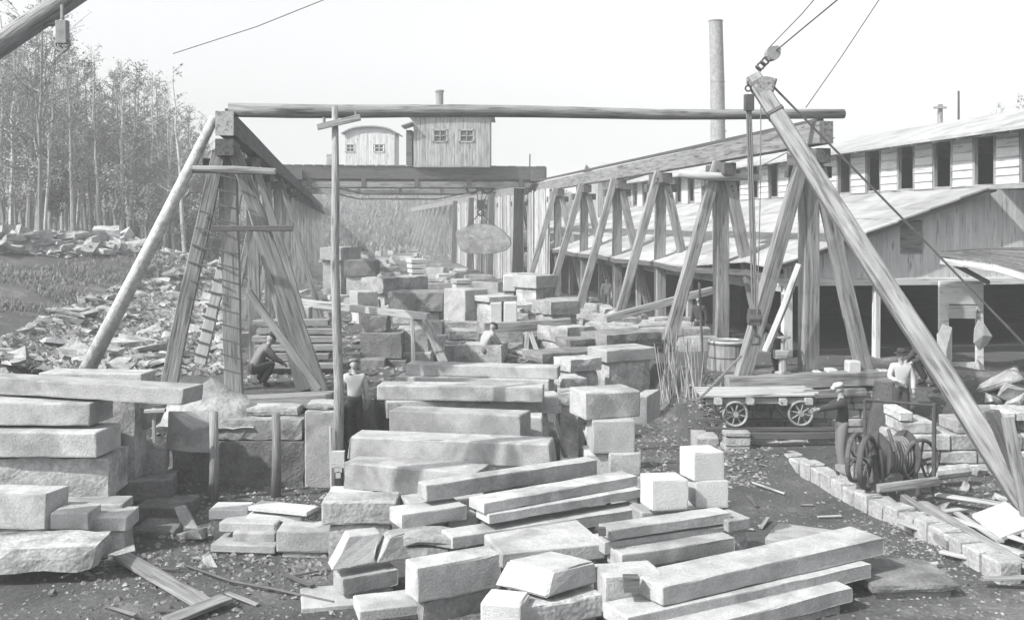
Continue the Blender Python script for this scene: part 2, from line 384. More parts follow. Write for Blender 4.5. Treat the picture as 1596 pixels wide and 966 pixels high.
for k_, y in enumerate(YL[5:]):
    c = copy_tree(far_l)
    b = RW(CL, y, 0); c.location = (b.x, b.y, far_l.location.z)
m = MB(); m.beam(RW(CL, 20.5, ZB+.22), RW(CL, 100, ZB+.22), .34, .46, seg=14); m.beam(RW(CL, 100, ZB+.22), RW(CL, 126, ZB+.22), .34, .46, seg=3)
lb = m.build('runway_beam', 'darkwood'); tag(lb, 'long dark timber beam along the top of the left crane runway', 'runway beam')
m = MB(); m.beam(RW(CL, 20.8, ZB+.5), RW(CL, 126, ZB+.5), .07, .1, seg=3, jit=0); m.build('rail', 'iron', lb)
q = RW(CL, 20.44, ZB+.2); m = MB(); m.beam(q-DT*.05, q+DT*.05, .36, .5, jit=.003); m.build('end_board', 'palewood', lb)
# cleats on the nearest left bent
def cleats(a, b, n, wid, t0=.05, t1=.95):
    a = Vector(a); b = Vector(b)
    for k in range(n):
        m = MB(); p = a+(b-a)*(t0+(t1-t0)*k/(n-1)); m.beam(p+Vector((-wid/2, -.02, .05)), p+Vector((wid/2, -.02, -.06)), .018, .035, jit=.003); m.build('cleat', 'darkwood', BL0)
b0 = RW(CL, 20.7, 0)
cleats((b0.x+.12, b0.y, 1.9), (b0.x, b0.y, 6.4), 14, .42)
cleats((b0.x-1.15, b0.y-.02, 1.7), (b0.x-.3, b0.y-.02, 5.6), 11, .40)
m = MB(); m.tube([P(300, 264, 20.3), P(365, 265, 20.3), P(430, 268, 20.3)], [.075, .085, .07], wob=.05); m.build('cross_pole', 'timber', BL0)
m = MB(); m.beam(P(333, 357, 20.35), P(457, 356, 20.35), .06, .12); m.build('tie_bar', 'iron', BL0)
m = MB(); m.beam(P(386, 455, 20.3), P(497, 606, 20.3), .06, .16); m.build('diagonal_strut', 'timber', BL0)
m = MB(); m.tube([P(135, 578, 21.2), P(236, 382, 20.95), P(334, 184, 20.7)], [.17, .14, .10], sides=10, wob=.03)
tag(m.build('brace_pole', 'birch', smooth=True), 'peeled pale pole leaning from the rubble slope to the left bent', 'pole')
# leaning ladder-like plank with cleats
m = MB(); a_, c_ = P(312, 566, 22.3), P(358, 372, 22.3); m.beam(a_, c_, .26, .06, up=(0, 1, 0))
lp = m.build('cleated_plank', 'palewood'); tag(lp, 'pale cleated climbing plank leaning among the left bents', 'climbing plank')
for k in range(9):
    m = MB(); p = a_+(c_-a_)*(.06+.1*k); m.beam(p+Vector((-.17, -.05, .06)), p+Vector((.17, -.05, -.04)), .02, .04, jit=.003); m.build('cleat', 'darkwood', lp)
# top log across both runways
m = MB(); pts = [P(356+i*95.9, 171+i*.85+(1.6*math.sin(i*1.1)), 20.9+.24*i) for i in range(11)]
m.tube(pts, [.155-.0045*i for i in range(11)], sides=14, wob=.025)
tag(m.build('tie_log', 'timber', smooth=True), 'long peeled log lying across the near ends of both runways', 'log')
# right sill and lower timber
m = MB(); m.beam(P(1133, 597, 23.25)-Vector((0, 0, 0)), P(1392, 587, 23.55), .42, .32); tag(m.build('sill_timber', 'timber'), 'heavy squared sill timber under the nearest right bent', 'timber')
m = MB(); m.beam(P(1128, 619, 23.05), P(1345, 609, 23.3), .4, .17); tag(m.build('sleeper_timber', 'timber'), 'lower timber bedded on the wall under the heavy right sill', 'timber')
m = MB(); m.beam(P(342, 629, 20.75), P(520, 622, 20.75), .5, .26); tag(m.build('sill_timber', 'timber'), 'sill timber under the nearest left bent on top of the stone wall', 'timber')
# peeled pole at second right bent
m = MB(); m.tube([P(1058, 271, 28.9), P(1100, 275, 28.9), P(1186, 277, 28.9)], [.10, .13, .09], wob=.05, sides=9); tag(m.build('cross_pole', 'palewood', smooth=True), 'short peeled pole lashed across the second right bent', 'pole')
m = MB(); m.tube([P(1246, 412, 23.2), P(1222, 478, 23.15), P(1193, 548, 23.1)], .085, sides=6); tag(m.build('leaning_plank', 'palewood'), 'thin crooked pale plank leaning against the nearest right post', 'plank')

# boarded part of the right runway
bw = empty('board_wall', RW(CR, 51, 1.5), 'tall wall of upright boards closing in the far part of the right runway', 'board wall')
y = 51.2; m = MB()
while y < 94:
    wd = random.uniform(.26, .34)
    if random.random() > .06 and not (57.0 < y < 58.2) and not (75 < y < 75.8):
        o = random.uniform(-.03, .03)
        a = RW(CR-.5+o, y, gz(RW(CR, y, 0).x, y)-.05); b = RW(CR-.5+o, y, ZB-.02-random.uniform(0, .12))
        m.beam(a, b, wd*.98, .03, up=DN, seg=1, jit=.008, tone=random.choice([.62, .85, 1, 1.1, 1.25, 1.5]))
    y += wd+random.choice([0.01, .015, .02, .02, .14])
m.build('boards', 'boards', bw, base=bw.location.copy())
for yy in (58.6, 69, 80, 91):
    m = MB(); m.beam(RW(CR-.85, yy, 1.4), RW(CR-.7, yy, ZB+.2), .55 if yy < 60 else .4, .4, up=DT); m.build('buttress', 'darkwood', bw)

# crane bridges with their cabs
def bridge(yr, yl, zt, label, grp):
    a = RW(CL-.75, yl, zt); b = RW(CR+.55, yr, zt); d = (b-a).normalized(); n = Vector((d.y, -d.x, 0))
    t = empty('crane_bridge', (a+b)/2-Vector((0, 0, .8)), label, 'crane bridge', grp)
    for s in (-1, 1):
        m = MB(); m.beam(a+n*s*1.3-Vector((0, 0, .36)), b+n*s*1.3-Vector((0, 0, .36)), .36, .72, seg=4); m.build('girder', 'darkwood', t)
    m = MB(); m.beam(a+n*1.3+d*.6-Vector((0, 0, 1.05)), b+n*1.3-d*.9-Vector((0, 0, 1.0)), .16, .3, seg=3); m.build('lower_chord', 'timber', t)
    for k in range(5):
        m = MB(); p = a+(b-a)*(.1+.2*k)+n*1.3; m.beam(p-Vector((0, 0, .7)), p-Vector((0, 0, 1.15)), .25, .3, up=DT); m.build('hanger_block', 'darkwood', t)
    m = MB(); L = (b-a)
    for s in (-1, 1):
        m.tube([a+n*s*1.35-Vector((0, 0, .5)), a+L*.3+n*s*1.35-Vector((0, 0, 1.5)), a+L*.68+n*s*1.35-Vector((0, 0, 1.5)), b+n*s*1.35-Vector((0, 0, .5))], .03, sides=5)
    m.build('truss_rod', 'iron', t)
    for e in (a+d*.75, b-d*.55):
        m = MB(); m.beam(e-n*1.9-Vector((0, 0, .52)), e+n*1.9-Vector((0, 0, .52)), .7, .55); m.build('end_carriage', 'darkwood', t)
        for s in (-1, 1):
            m = MB(); c0 = e+n*s*1.6; c0 = Vector((c0.x, c0.y, ZB+.85)); m.tube([c0-d*.1+Vector((0, 0, 0)), c0+d*.1], .26, sides=14); m.build('wheel', 'iron', t)
    m = MB()
    for k in range(26):
        p = a+L*(.02+.96*k/25)-Vector((0, 0, .0)); m.beam(p-n*1.5+Vector((0, 0, .03)), p+n*1.5+Vector((0, 0, .03)), .5, .05, seg=1)
    m.build('deck', 'timber', t); return t, a, b, d, n
t, a, b, d, n = bridge(58, 56, 8.38, 'nearer timber crane bridge spanning both runways, a grey cab standing on it', 'crane bridges')
bridge(73, 71, 8.45, 'farther timber crane bridge half hidden behind the nearer one', 'crane bridges')
def cab(x0, x1, ybot, ytop, y, dep, m_, label, curved, wins, roofm, pipe=None, door=False):
    A = P(x0, ybot, y); B = P(x1, ybot, y); z0, z1 = A.z, P(x0, ytop, y).z
    t = empty('crane_cab', ((A.x+B.x)/2, y+dep/2, z0), label, 'crane cab')
    m = MB(); nb = int((B.x-A.x)/.16); wv = [((wx0-CX)/F*y, (wx1-CX)/F*y, P(0, wy1, y).z, P(0, wy0, y).z) for wx0, wx1, wy0, wy1 in wins]
    for k in range(nb):
        xa = A.x+(B.x-A.x)*k/nb; xb = A.x+(B.x-A.x)*(k+1)/nb; tn = random.uniform(.88, 1.1); ov = [w_ for w_ in wv if w_[0]-.02 < (xa+xb)/2 < w_[1]+.02]
        spans = [(z0, z1)] if not ov else [(z0, ov[0][2]), (ov[0][3], z1)]
        for (q0, q1) in spans: m.beam(((xa+xb)/2, y, q0), ((xa+xb)/2, y, q1), (xb-xa)-.008, .03, up=(0, 1, 0), seg=1, jit=.003, tone=tn)
    for sx in (A.x, B.x):
        for k in range(int(dep/.2)):
            m.beam((sx, y+.12+.2*k, z0), (sx, y+.12+.2*k, z1), .03, .19, up=(0, 1, 0), seg=1, jit=.002, tone=random.uniform(.85, 1.1))
    t4, b4 = boxpts(A.x, B.x, y+dep-.05, y+dep, z0, z1); m.prism(t4, (0, 0, z1-z0))
    t4, b4 = boxpts(A.x, B.x, y, y+dep, z0-.06, z0); m.prism(t4, (0, 0, .06))
    m.build('wall', m_, t)
    m = MB(); nn = 8; ov = .25; poly = []
    rise = .5 if curved else .16
    for k in range(nn+1):
        xx = A.x-ov+(B.x-A.x+2*ov)*k/nn; u = 2*k/nn-1; poly.append((xx, z1+rise*(1-(abs(u)**(2.6 if curved else 2)))))
    for k in range(nn):
        (xa, za), (xb, zb) = poly[k], poly[k+1]
        m.add([Vector(v) for v in ((xa, y-ov, za), (xb, y-ov, zb), (xb, y+dep+ov, zb), (xa, y+dep+ov, za), (xa, y-ov, za-.09), (xb, y-ov, zb-.09), (xb, y+dep+ov, zb-.09), (xa, y+dep+ov, za-.09))],
              [(0, 1, 2, 3), (7, 6, 5, 4), (0, 4, 5, 1), (2, 6, 7, 3), (1, 5, 6, 2), (3, 7, 4, 0)], [(xa, 0, za)]*8)
    m.build('roof', roofm, t)
    if curved:
        m = MB(); m.prism([Vector((px_, y-.02, pz-.05)) for px_, pz in reversed(poly)]+[], Vector((0, -.05, 0))); m.build('gable', m_, t)
    for (xa, xb, za, zb) in wv:
        m = MB()
        for s_ in ((xa-.05, za-.03, xa+.03, zb+.03), (xb-.03, za-.03, xb+.05, zb+.03), (xa-.05, zb-.03, xb+.05, zb+.05), (xa-.05, za-.05, xb+.05, za+.03), ((xa+xb)/2-.02, za, (xa+xb)/2+.02, zb), (xa, (za+zb)/2-.02, xb, (za+zb)/2+.02)):
            t4, b4 = boxpts(s_[0], s_[2], y-.05, y+.02, s_[1], s_[3]); m.prism(t4, (0, 0, s_[3]-s_[1]))
        wn = m.build('window', m_, t)
        m = MB(); t4, b4 = boxpts(xa, xb, y+.03, y+.04, za, zb); m.prism(t4, (0, 0, zb-za)); m.build('pane', 'glass', wn)
    if pipe:
        m = MB(); p = P(pipe[0], pipe[2], y+1.2); q = P(pipe[0], pipe[1], y+1.2); p.z = z1-.1; m.tube([p, q], pipe[3], sides=12); m.tube([q-Vector((0, 0, .1)), q], pipe[3]*1.2, sides=12); m.build('stove_pipe', 'greyiron', t)
    return t
cab(645, 764, 259, 181, 55.4, 2.6, 'boards', 'big grey boarded crane cab with two dark windows and a stove pipe', False, [(676, 696, 203, 221), (717, 738, 203, 221)], 'roofing', (685, 141, 165, .22))
m = MB(); c0 = P(633, 257, 56.2); c1 = P(646, 203, 56.2); t4, b4 = boxpts(c0.x, c1.x-.15, 56.2, 57.6, c0.z, c1.z); m.prism(t4, (0, 0, c1.z-c0.z)); lc = m.build('side_locker', 'darkwood')
tag(lc, 'narrow dark locker on the bridge against the left side of the grey cab', 'locker')
m = MB(); m.beam(P(628, 200, 55.9)+Vector((0, 0, .05)), P(645, 193, 55.9), 1.9, .08, up=(0, 0, 1), seg=1); m.build('roof', 'roofing', lc)
cab(538, 615, 276, 207, 69.8, 2.6, 'white', 'small pale crane cab with a rounded roof on the farther bridge', True, [(540, 552, 225, 237), (584, 598, 225, 237)], 'roofing')
m = MB(); c0 = P(509, 277, 70.5); c1 = P(520, 240, 70.5); t4, b4 = boxpts(c0.x, c1.x, 70.5, 71.2, c0.z, c1.z); m.prism(t4, (0, 0, c1.z-c0.z)); tag(m.build('bridge_box', 'boards'), 'small pale box standing left of the rounded cab on the farther bridge', 'box')
# hoist with a block hanging in mid air
YH = 57.2
hc = empty('crane_hoist', P(754, 330, YH), 'hoist tackle hanging from the nearer crane bridge', 'hoist')
m = MB()
for px_ in (742, 766):
    p = P(px_, 272, YH); m.tube([p+Vector((-.12, -.5, -.1)), p+Vector((-.12, .5, -.1))], .36, sides=16)
    p = P(px_-6, 292, YH); m.ring(p, (0, 1, 0), .34, .07)
m.build('sheave', 'iron', hc)
m = MB()
for px_, p2 in ((742, 746), (766, 752), (754, 749)): m.tube([P(px_, 290, YH), P(p2, 318, YH)], .025, sides=5)
m.build('fall_rope', 'rope', hc)
m = MB(); p = P(749, 318, YH); m.beam(p+Vector((0, 0, .22)), p-Vector((0, 0, .3)), .42, .2); m.ring(p-Vector((0, 0, .5)), (0, 1, 0), .17, .05, n=14); m.build('hook_block', 'iron', hc)
m = MB(); o_ = [(711, 362), (713, 378), (719, 390), (730, 395), (750, 396), (772, 394), (788, 390), (796, 381), (794, 371), (784, 360), (772, 353), (756, 350), (740, 350), (724, 355)]
fr = [P(x_, y_, YH-.5) for x_, y_ in o_]; m2 = [v+Vector((.1, 1.0, 0)) for v in fr]
nn = len(fr); cf = sum(fr, Vector())/nn; mid = [cf+(v-cf)*1.04+Vector((0, .5, 0)) for v in fr]; bk = [cf+(v-cf)*.94+Vector((0, 1.1, 0)) for v in fr]
m.add(fr+mid+bk, [tuple(range(nn)), tuple(range(3*nn-1, 2*nn-1, -1))]+[(i+k*nn, i+nn+k*nn, (i+1) % nn+nn+k*nn, (i+1) % nn+k*nn) for i in range(nn) for k in (0, 1)], fr+mid+bk)
tag(m.build('hanging_block', 'rough'), 'big rounded quarry block hanging in chains below the crane hook', 'stone block')
m = MB(); p = P(749, 332, YH)
for x_, y_ in ((722, 359), (778, 357)): q = P(x_, y_, YH-.3); m.tube([p, q], .03, sides=5)
tag(m.build('chain_sling', 'iron'), 'chain sling round the hanging quarry block', 'chain')

# ------------------------------------------------------------------ shed on the right
SM = 'white'
shed = empty('long_shed', RW(11.6, 25.3, 1.2), 'long low white-boarded shed with a clerestory and dark open bays', 'shed')
ZE = 3.95; CC, ZC, ZT = 18.2, 6.22, 7.66; YG = 25.3
def SP(c, yg, z):                                     # point at runway offset c in the plane that crosses the runway at yg
    b = RW(0, yg, 0); q = b+DN*(c/DN.x*DN.x**2) if False else None
    x = (c-.173*yg)/1.0; return Vector((x, yg+.0*x, z))
# gable plane: y = YG + .173*(x-7.2)
def SG(c, s, z):                                      # c across, s metres along the runway behind the gable
    o = Vector((-.173*YG, YG, 0))+DN*(c*DN.x)+DT*(c*DN.x*.0)
    # solve so that x+.173*y==c at along-distance s
    q = o+DT*s; k = (c-(q.x+.173*q.y))/(DN.x+.173*DN.y) if abs(DN.x+.173*DN.y) > 1e-6 else 0
    q = q+DN*k; q.z = z; return q
LSH = 46
# roof (eave line steps in beyond the first metres)
m = MB()
pts = [(11.55, -.55), (11.6, 1.2), (10.95, 5.0), (10.95, LSH)]
def zr(c): return ZE+(ZC-ZE)*(c-11.3)/(CC-11.3)
for i in range(len(pts)-1):
    (c0, s0), (c1, s1) = pts[i], pts[i+1]; steps = max(1, int((s1-s0)/2.2))
    for k in range(steps):
        u0, u1 = k/steps, (k+1)/steps; ca, cb = c0+(c1-c0)*u0, c0+(c1-c0)*u1; sa, sb = s0+(s1-s0)*u0, s0+(s1-s0)*u1
        # felt strips laid along the slope, lapped
        rows = 7
        for r_ in range(rows):
            f0, f1 = r_/rows, (r_+1)/rows; q = []
            sag = .05*math.sin(sa*.9)+.03*math.sin(sa*.37); sagb = .05*math.sin(sb*.9)+.03*math.sin(sb*.37)
            for (cc, ss, ff, sg_) in ((ca, sa, f0, sag), (cb, sb, f0, sagb), (cb, sb, f1, sagb), (ca, sa, f1, sag)):
                c_ = cc+(CC-cc)*ff; q.append(SG(c_, ss, zr(c_)+sg_*(1-ff)+(.03 if ff == f0 else 0)))
            V = [q[1], q[0], q[3], q[2]]; V2 = [v-Vector((0, 0, .05)) for v in V]
            m.add(V+V2, [(3, 2, 1, 0), (4, 5, 6, 7), (0, 1, 5, 4), (1, 2, 6, 5), (2, 3, 7, 6), (3, 0, 4, 7)], [(v.y, v.x, v.z) for v in V+V2], random.uniform(.78, 1.15))
m.build('lower_roof', 'roofing', shed)
m = MB()
for i in range(len(pts)-1):
    (c0, s0), (c1, s1) = pts[i], pts[i+1]; st = max(1, int((s1-s0)/2.5))
    for k in range(st):
        sa, sb = s0+(s1-s0)*k/st, s0+(s1-s0)*(k+1)/st; ca, cb = c0+(c1-c0)*k/st, c0+(c1-c0)*(k+1)/st
        m.beam(SG(ca, sa, ZE-.2+.05*math.sin(sa*.9)), SG(cb, sb, ZE-.2+.05*math.sin(sb*.9)), .07, .17, seg=1)
m.build('eave_fascia', 'darkwood', shed)
# eave posts and header under the low side
for k in range(16):
    m = MB(); m.beam(SG(12.2, 1.5+3*k, 1.2), SG(12.2, 1.5+3*k, 3.7), .2, .2, up=DT); m.build('eave_post', 'boards', shed)
m = MB(); m.beam(SG(12.2, 0, 3.55), SG(12.2, LSH, 3.55), .12, .5, seg=12); m.build('eave_header', 'boards', shed)
# gable wall of boards above the openings
m = MB(); c = 12.2
zl = 3.55
while c < 33:
    wd = .2; zt_ = min(zr(c+.1), ZC+.0 if c > CC else 99)-.04
    if c > CC: zt_ = ZC-.06
    def dens(c0_, z0_, z1_):
        m.beam(SG(c0_+wd/2, 0, z0_), SG(c0_+wd/2, 0, z1_), wd-.006, .03, up=DT, seg=1, jit=.002, tone=random.uniform(.9, 1.06))
    if 15.75 < c < 16.35: dens(c, zl, P(0, 398, 26).z); dens(c, P(0, 343, 26).z, zt_)
    else: dens(c, zl, zt_)
    c += wd
m.build('gable_wall', SM, shed)
m = MB(); c = CC+.05
while c < 23: m.beam(SG(c+.1, -3.35, ZC-.1), SG(c+.1, -3.35, ZT+.1), .194, .03, up=DT, seg=1, jit=.002); c += .2
m.build('clerestory_end_wall', SM, shed)
m = MB(); m.beam(SG(12.0, -.05, zl+.02), SG(33, -.05, zl+.02), .08, .2, seg=6); m.build('lintel_board', SM, shed)
m = MB(); m.beam(SG(11.5, -.5, zr(11.5)-.13), SG(CC+.2, -.5, zr(CC+.2)-.13), .06, .12, seg=3); m.build('rake_board', 'darkwood', shed)
sh = MB()
for k in range(7): sh.beam(SG(15.74, -.03, 4.42+.13*k), SG(16.4, -.03, 4.42+.13*k), .04, .125, tone=random.uniform(.8, 1.1), seg=1)
sh.build('shutter', 'timber', shed)
# posts between the bays
for c_, wd in ((12.3, .26), (15.0, .16)):
    m = MB(); m.beam(SG(c_, 0, 1.1), SG(c_, 0, zl), wd, .2, up=DT); m.build('bay_post', SM, shed)
# clerestory
per = 1.98
for k in range(-1, 22):
    s_ = .15+per*k; m = MB(); m.beam(SG(CC, s_+.05, (ZC+ZT)/2), SG(CC, s_+1.02, (ZC+ZT)/2), .06, ZT-ZC, seg=1, jit=.004, tone=random.uniform(.85, 1.08))
    if k < 12:
        for j in range(6):
            z_ = ZC+.04+.25*j+random.uniform(-.02, .02); m.beam(SG(CC-.045, s_+.05, z_), SG(CC-.045, s_+1.02, z_), .035, .03, seg=1, jit=.006, tone=.7)
    m.build('clerestory_panel', SM, shed)
    m = MB()
    for e in (0, 1.06): m.beam(SG(CC+.02, s_+e, ZC), SG(CC+.02, s_+e, ZT), .14, .1, up=DT, seg=1)
    m.beam(SG(CC+.02, s_, ZC+.03), SG(CC+.02, s_+1.06, ZC+.03), .08, .06, seg=1)
    m.build('stud_frame', 'timber', shed)
m = MB(); m.beam(SG(CC, -3.3, ZC-.03), SG(CC, LSH, ZC-.03), .16, .16, seg=12); m.beam(SG(CC, -3.4, ZT+.03), SG(CC, LSH, ZT+.03), .14, .16, seg=12); m.build('clerestory_plates', 'timber', shed)
for k in range(-3, 38):
    m = MB(); m.beam(SG(CC-.55, .2+1.15*k, ZT-.02), SG(CC+.4, .2+1.15*k, ZT+.28), .1, .12, seg=1); m.build('rafter_end', SM, shed)
m = MB()
for k in range(20):
    sa, sb = -3.9+(LSH+3.9)*k/20, -3.9+(LSH+3.9)*(k+1)/20
    for (c0, z0, c1, z1) in ((CC-.75, ZT+.05, 20.4, ZT+.95), (20.4, ZT+.95, 23.3, ZT+.05)):
        q = [SG(c1, sa, z1), SG(c0, sa, z0), SG(c0, sb, z0), SG(c1, sb, z1)]; q2 = [v-Vector((0, 0, .09)) for v in q]
        m.add(q+q2, [(0, 1, 2, 3), (7, 6, 5, 4), (0, 4, 5, 1), (1, 5, 6, 2), (2, 6, 7, 3), (3, 7, 4, 0)], [(v.y, v.x, v.z) for v in q+q2], random.uniform(.93, 1.07))
m.build('upper_roof', 'roofing', shed)
# inner walls, floor and far roof close the dark interior
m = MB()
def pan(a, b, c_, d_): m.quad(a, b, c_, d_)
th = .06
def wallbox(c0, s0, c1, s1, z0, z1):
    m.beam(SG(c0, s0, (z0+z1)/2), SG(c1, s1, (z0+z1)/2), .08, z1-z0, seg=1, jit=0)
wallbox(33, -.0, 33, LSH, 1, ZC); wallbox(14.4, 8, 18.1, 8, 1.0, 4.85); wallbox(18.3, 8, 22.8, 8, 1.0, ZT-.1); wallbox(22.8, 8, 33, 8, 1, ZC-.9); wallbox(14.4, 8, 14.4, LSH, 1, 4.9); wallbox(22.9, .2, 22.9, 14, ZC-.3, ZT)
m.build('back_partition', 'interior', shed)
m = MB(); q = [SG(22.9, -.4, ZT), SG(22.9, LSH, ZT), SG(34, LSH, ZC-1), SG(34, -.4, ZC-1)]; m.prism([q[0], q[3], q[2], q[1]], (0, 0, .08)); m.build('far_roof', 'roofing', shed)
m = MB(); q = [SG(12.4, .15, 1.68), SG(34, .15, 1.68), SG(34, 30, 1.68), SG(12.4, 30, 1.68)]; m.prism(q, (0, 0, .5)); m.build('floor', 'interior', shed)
# white door frame with cloths, lean-to canopy
dfm = MB(); y0 = 24.6
def xz(px_, py_, y_): return P(px_, py_, y_)
def plate(mb, x0, x1, ya, yb, y_, th_=.12, tone=1.0):
    a, b = P(x0, yb, y_), P(x1, ya, y_); t4, b4 = boxpts(a.x, b.x, y_, y_+th_, a.z, b.z); mb.prism(t4, (0, 0, b.z-a.z), tone)
plate(dfm, 1465, 1479, 438, 520, 25.6); plate(dfm, 1479, 1523, 438, 474, 25.6); plate(dfm, 1523, 1533, 438, 600, 25.6); plate(dfm, 1463, 1483, 520, 640, 25.55); plate(dfm, 1483, 1528, 565, 600, 25.6)
dfo = dfm.build('door_frame', SM); tag(dfo, 'whitewashed frame round a small hatch between the dark bays of the shed', 'door frame')
m = MB(); plate(m, 1480, 1521, 476, 496, 25.5, .06); m.build('hatch_board', 'boards', dfo)
lt = empty('canopy', P(1530, 410, 24.8), 'ragged dark-shingled canopy with a white edge over the right bay', 'canopy')
m = MB()
a = [P(1464, 397, 23.6), P(1500, 402, 23.4), P(1545, 408, 23.2), P(1600, 424, 23.0), P(1680, 440, 22.8)]; b = [P(1468, 393, 25.4), P(1500, 389, 25.5), P(1545, 386, 25.6), P(1600, 385, 25.7), P(1690, 384, 25.9)]
for i in range(4):
    for j in range(6):
        f0, f1 = j/6, (j+1)/6; q = [a[i].lerp(b[i], f0), a[i+1].lerp(b[i+1], f0), a[i+1].lerp(b[i+1], f1), a[i].lerp(b[i], f1)]
        up = .03; q = [v+Vector((0, 0, up if k < 2 else 0)) for k, v in enumerate(q)]; m.prism(q, (0, 0, .06), random.uniform(.7, 1.3))
m.build('roof', 'shingle', lt)
m = MB()
for i in range(4): m.beam(a[i]-Vector((0, .04, .14)), a[i+1]-Vector((0, .04, .14)), .05, .15, seg=1)
m.build('fascia', SM, lt)
m = MB(); m.beam(P(1475, 405, 23.6), P(1540, 440, 25.6), .1, .1); m.beam(P(1600, 440, 23.2), P(1600, 470, 25.6), .1, .1); m.build('bracket', 'timber', lt)
def cloth(pts, y_, label, m_='clothl'):
    m = MB(); fr = [P(a_, b_, y_+random.uniform(-.05, .05)) for a_, b_ in pts]; cen = sum(fr, Vector())/len(fr)+Vector((0, -.09, 0)); n = len(fr)
    bk = [v+Vector((0, .03, 0)) for v in fr]; m.add(fr+bk+[cen, cen+Vector((0, .03, 0))], [(i, (i+1) % n, 2*n) for i in range(n)]+[((i+1) % n+n, i+n, 2*n+1) for i in range(n)]+[(i, i+n, (i+1) % n+n, (i+1) % n) for i in range(n)], fr+bk+[cen, cen])
    return tag(m.build('hanging_cloth', m_), label, 'cloth')
cloth([(1526, 498), (1534, 504), (1547, 524), (1538, 538), (1527, 546), (1518, 534), (1519, 512)], 25.3, 'pale cloth bundle hanging on the right jamb of the white hatch frame')
cloth([(1524, 560), (1534, 570), (1536, 592), (1528, 612), (1520, 600), (1517, 575)], 25.3, 'lower pale cloth hanging below the first on the hatch frame')
cloth([(1470, 505), (1484, 510), (1484, 560), (1474, 590), (1462, 580), (1463, 520)], 25.3, 'long pale sheet hung on the left jamb of the hatch frame')
# second boarded building behind the shed
def shed2():
    t = empty('boarded_building', P(1035, 400, 62), 'tall grey-boarded building standing behind the low shed roof', 'building')
    m = MB(); xa, xb = P(935, 0, 62).x, P(1165, 0, 62).x
    k = xa
    while k < xb:
        if not (P(985, 0, 62).x < k < P(1000, 0, 62).x): m.beam((k, 62, 1.5), (k, 62, P(0, 272, 62).z), .25, .04, up=(0, 1, 0), seg=1, tone=random.uniform(.8, 1.15))
        else: m.beam((k, 62, 1.5), (k, 62, P(0, 312, 62).z), .25, .04, up=(0, 1, 0), seg=1); m.beam((k, 62, P(0, 298, 62).z), (k, 62, P(0, 272, 62).z), .25, .04, up=(0, 1, 0), seg=1)
        k += .255
    t4, _ = boxpts(xa, xb, 62.1, 74, 1.5, P(0, 273, 62).z); m.prism(t4, (0, 0, P(0, 273, 62).z-1.5)); m.build('wall', 'boards', t)
    zt_ = P(0, 270, 62).z; m = MB()
    for (y0_, z0_, y1_, z1_) in ((61.5, zt_, 68, zt_+1.0), (68, zt_+1.0, 74.5, zt_)): m.prism([(xa-.4, y0_, z0_), (xb+.4, y0_, z0_), (xb+.4, y1_, z1_), (xa-.4, y1_, z1_)], (0, 0, .12))
    m.build('roof', 'roofing', t)
    m = MB(); a, b = P(984, 312, 62), P(1001, 298, 62); t4, _ = boxpts(a.x, b.x, 61.93, 61.96, a.z, b.z); m.prism(t4, (0, 0, b.z-a.z)); wn = m.build('window', 'glass', t)
    m = MB()
    for q in ((a.x-.06, a.x+.02, a.z, b.z), (b.x-.02, b.x+.06, a.z, b.z), (a.x-.06, b.x+.06, b.z, b.z+.07), (a.x-.06, b.x+.06, a.z-.07, a.z)): t4, _ = boxpts(q[0], q[1], 61.89, 61.94, q[2], q[3]); m.prism(t4, (0, 0, q[3]-q[2]))
    m.build('frame', 'white', wn)
shed2()
# chimney
ch = empty('iron_chimney', P(1119, 420, 47), 'tall plain iron smokestack rising behind the runway', 'smokestack')
m = MB(); m.tube([P(1119, 330, 47), P(1119, 230, 47), P(1118, 130, 47), P(1115.5, 33, 47)], [.35, .35, .335, .32], sides=24); m.build('stack', 'greyiron', ch, smooth=False)
for yy in (33, 128, 205): m = MB(); m.ring(P(1115.5+(yy-33)*.03, yy, 47), (0, 0, 1), .335, .02, n=24); m.build('iron_band', 'greyiron', ch)
# poles behind the shed
m = MB(); m.tube([P(1465, 330, 42), P(1465, 163, 42)], [.13, .11], sides=9); tp = m.build('telegraph_pole', 'timber'); tag(tp, 'thicker of the two poles rising behind the clerestory roof, with small crossarm', 'telegraph pole')
m = MB(); m.beam(P(1455, 168, 41.85), P(1475, 168, 41.85), .08, .09); m.build('crossarm', 'timber', tp)
m = MB(); m.tube([P(1494, 320, 38), P(1494, 142, 38)], [.05, .04], sides=7); tag(m.build('thin_mast', 'iron'), 'thin straight mast rising behind the clerestory roof', 'mast')
m = MB(); m.tube([P(825, 300, 60), P(826, 240, 60)], .04, sides=6); tag(m.build('thin_mast', 'iron'), 'short thin rod standing up beside the right end of the crane bridge', 'mast')

# ------------------------------------------------------------------ masonry
def masonry(name, label, cat, x0, x1, y_, z0, z1, ch_=.24, dep=.6, m_='masonry', rag=0.0, batter=0):
    mb = MB(); z = z0; r = 0
    while z < z1-.05:
        h_ = min(ch_*random.uniform(.8, 1.2), z1-z); x = x0+(random.uniform(-.15, .1) if rag else 0)
        while x < x1-.08:
            w_ = min(random.uniform(.3, .85), x1-x)
            if x1-(x+w_) < .2: w_ = x1-x
            if not (rag and z+h_ > z1-ch_ and random.random() < rag):
                o = random.uniform(-.03, .03); t4, b4 = boxpts(x+.008, x+w_-.008, y_+o, y_+dep, z+.008, z+h_-.004); mb.block(t4, b4, res=.2, rough=.018, chip=.022, tone=random.uniform(.75, 1.25))
            x += w_
        z += h_; r += 1
    return tag(mb.build(name, m_), label, cat)
masonry('masonry_wall', 'coursed stone wall carrying the heavy sill of the nearest right bent', 'stone wall', 5.0, 8.95, 23.3, -.1, 1.27, .2, .8)
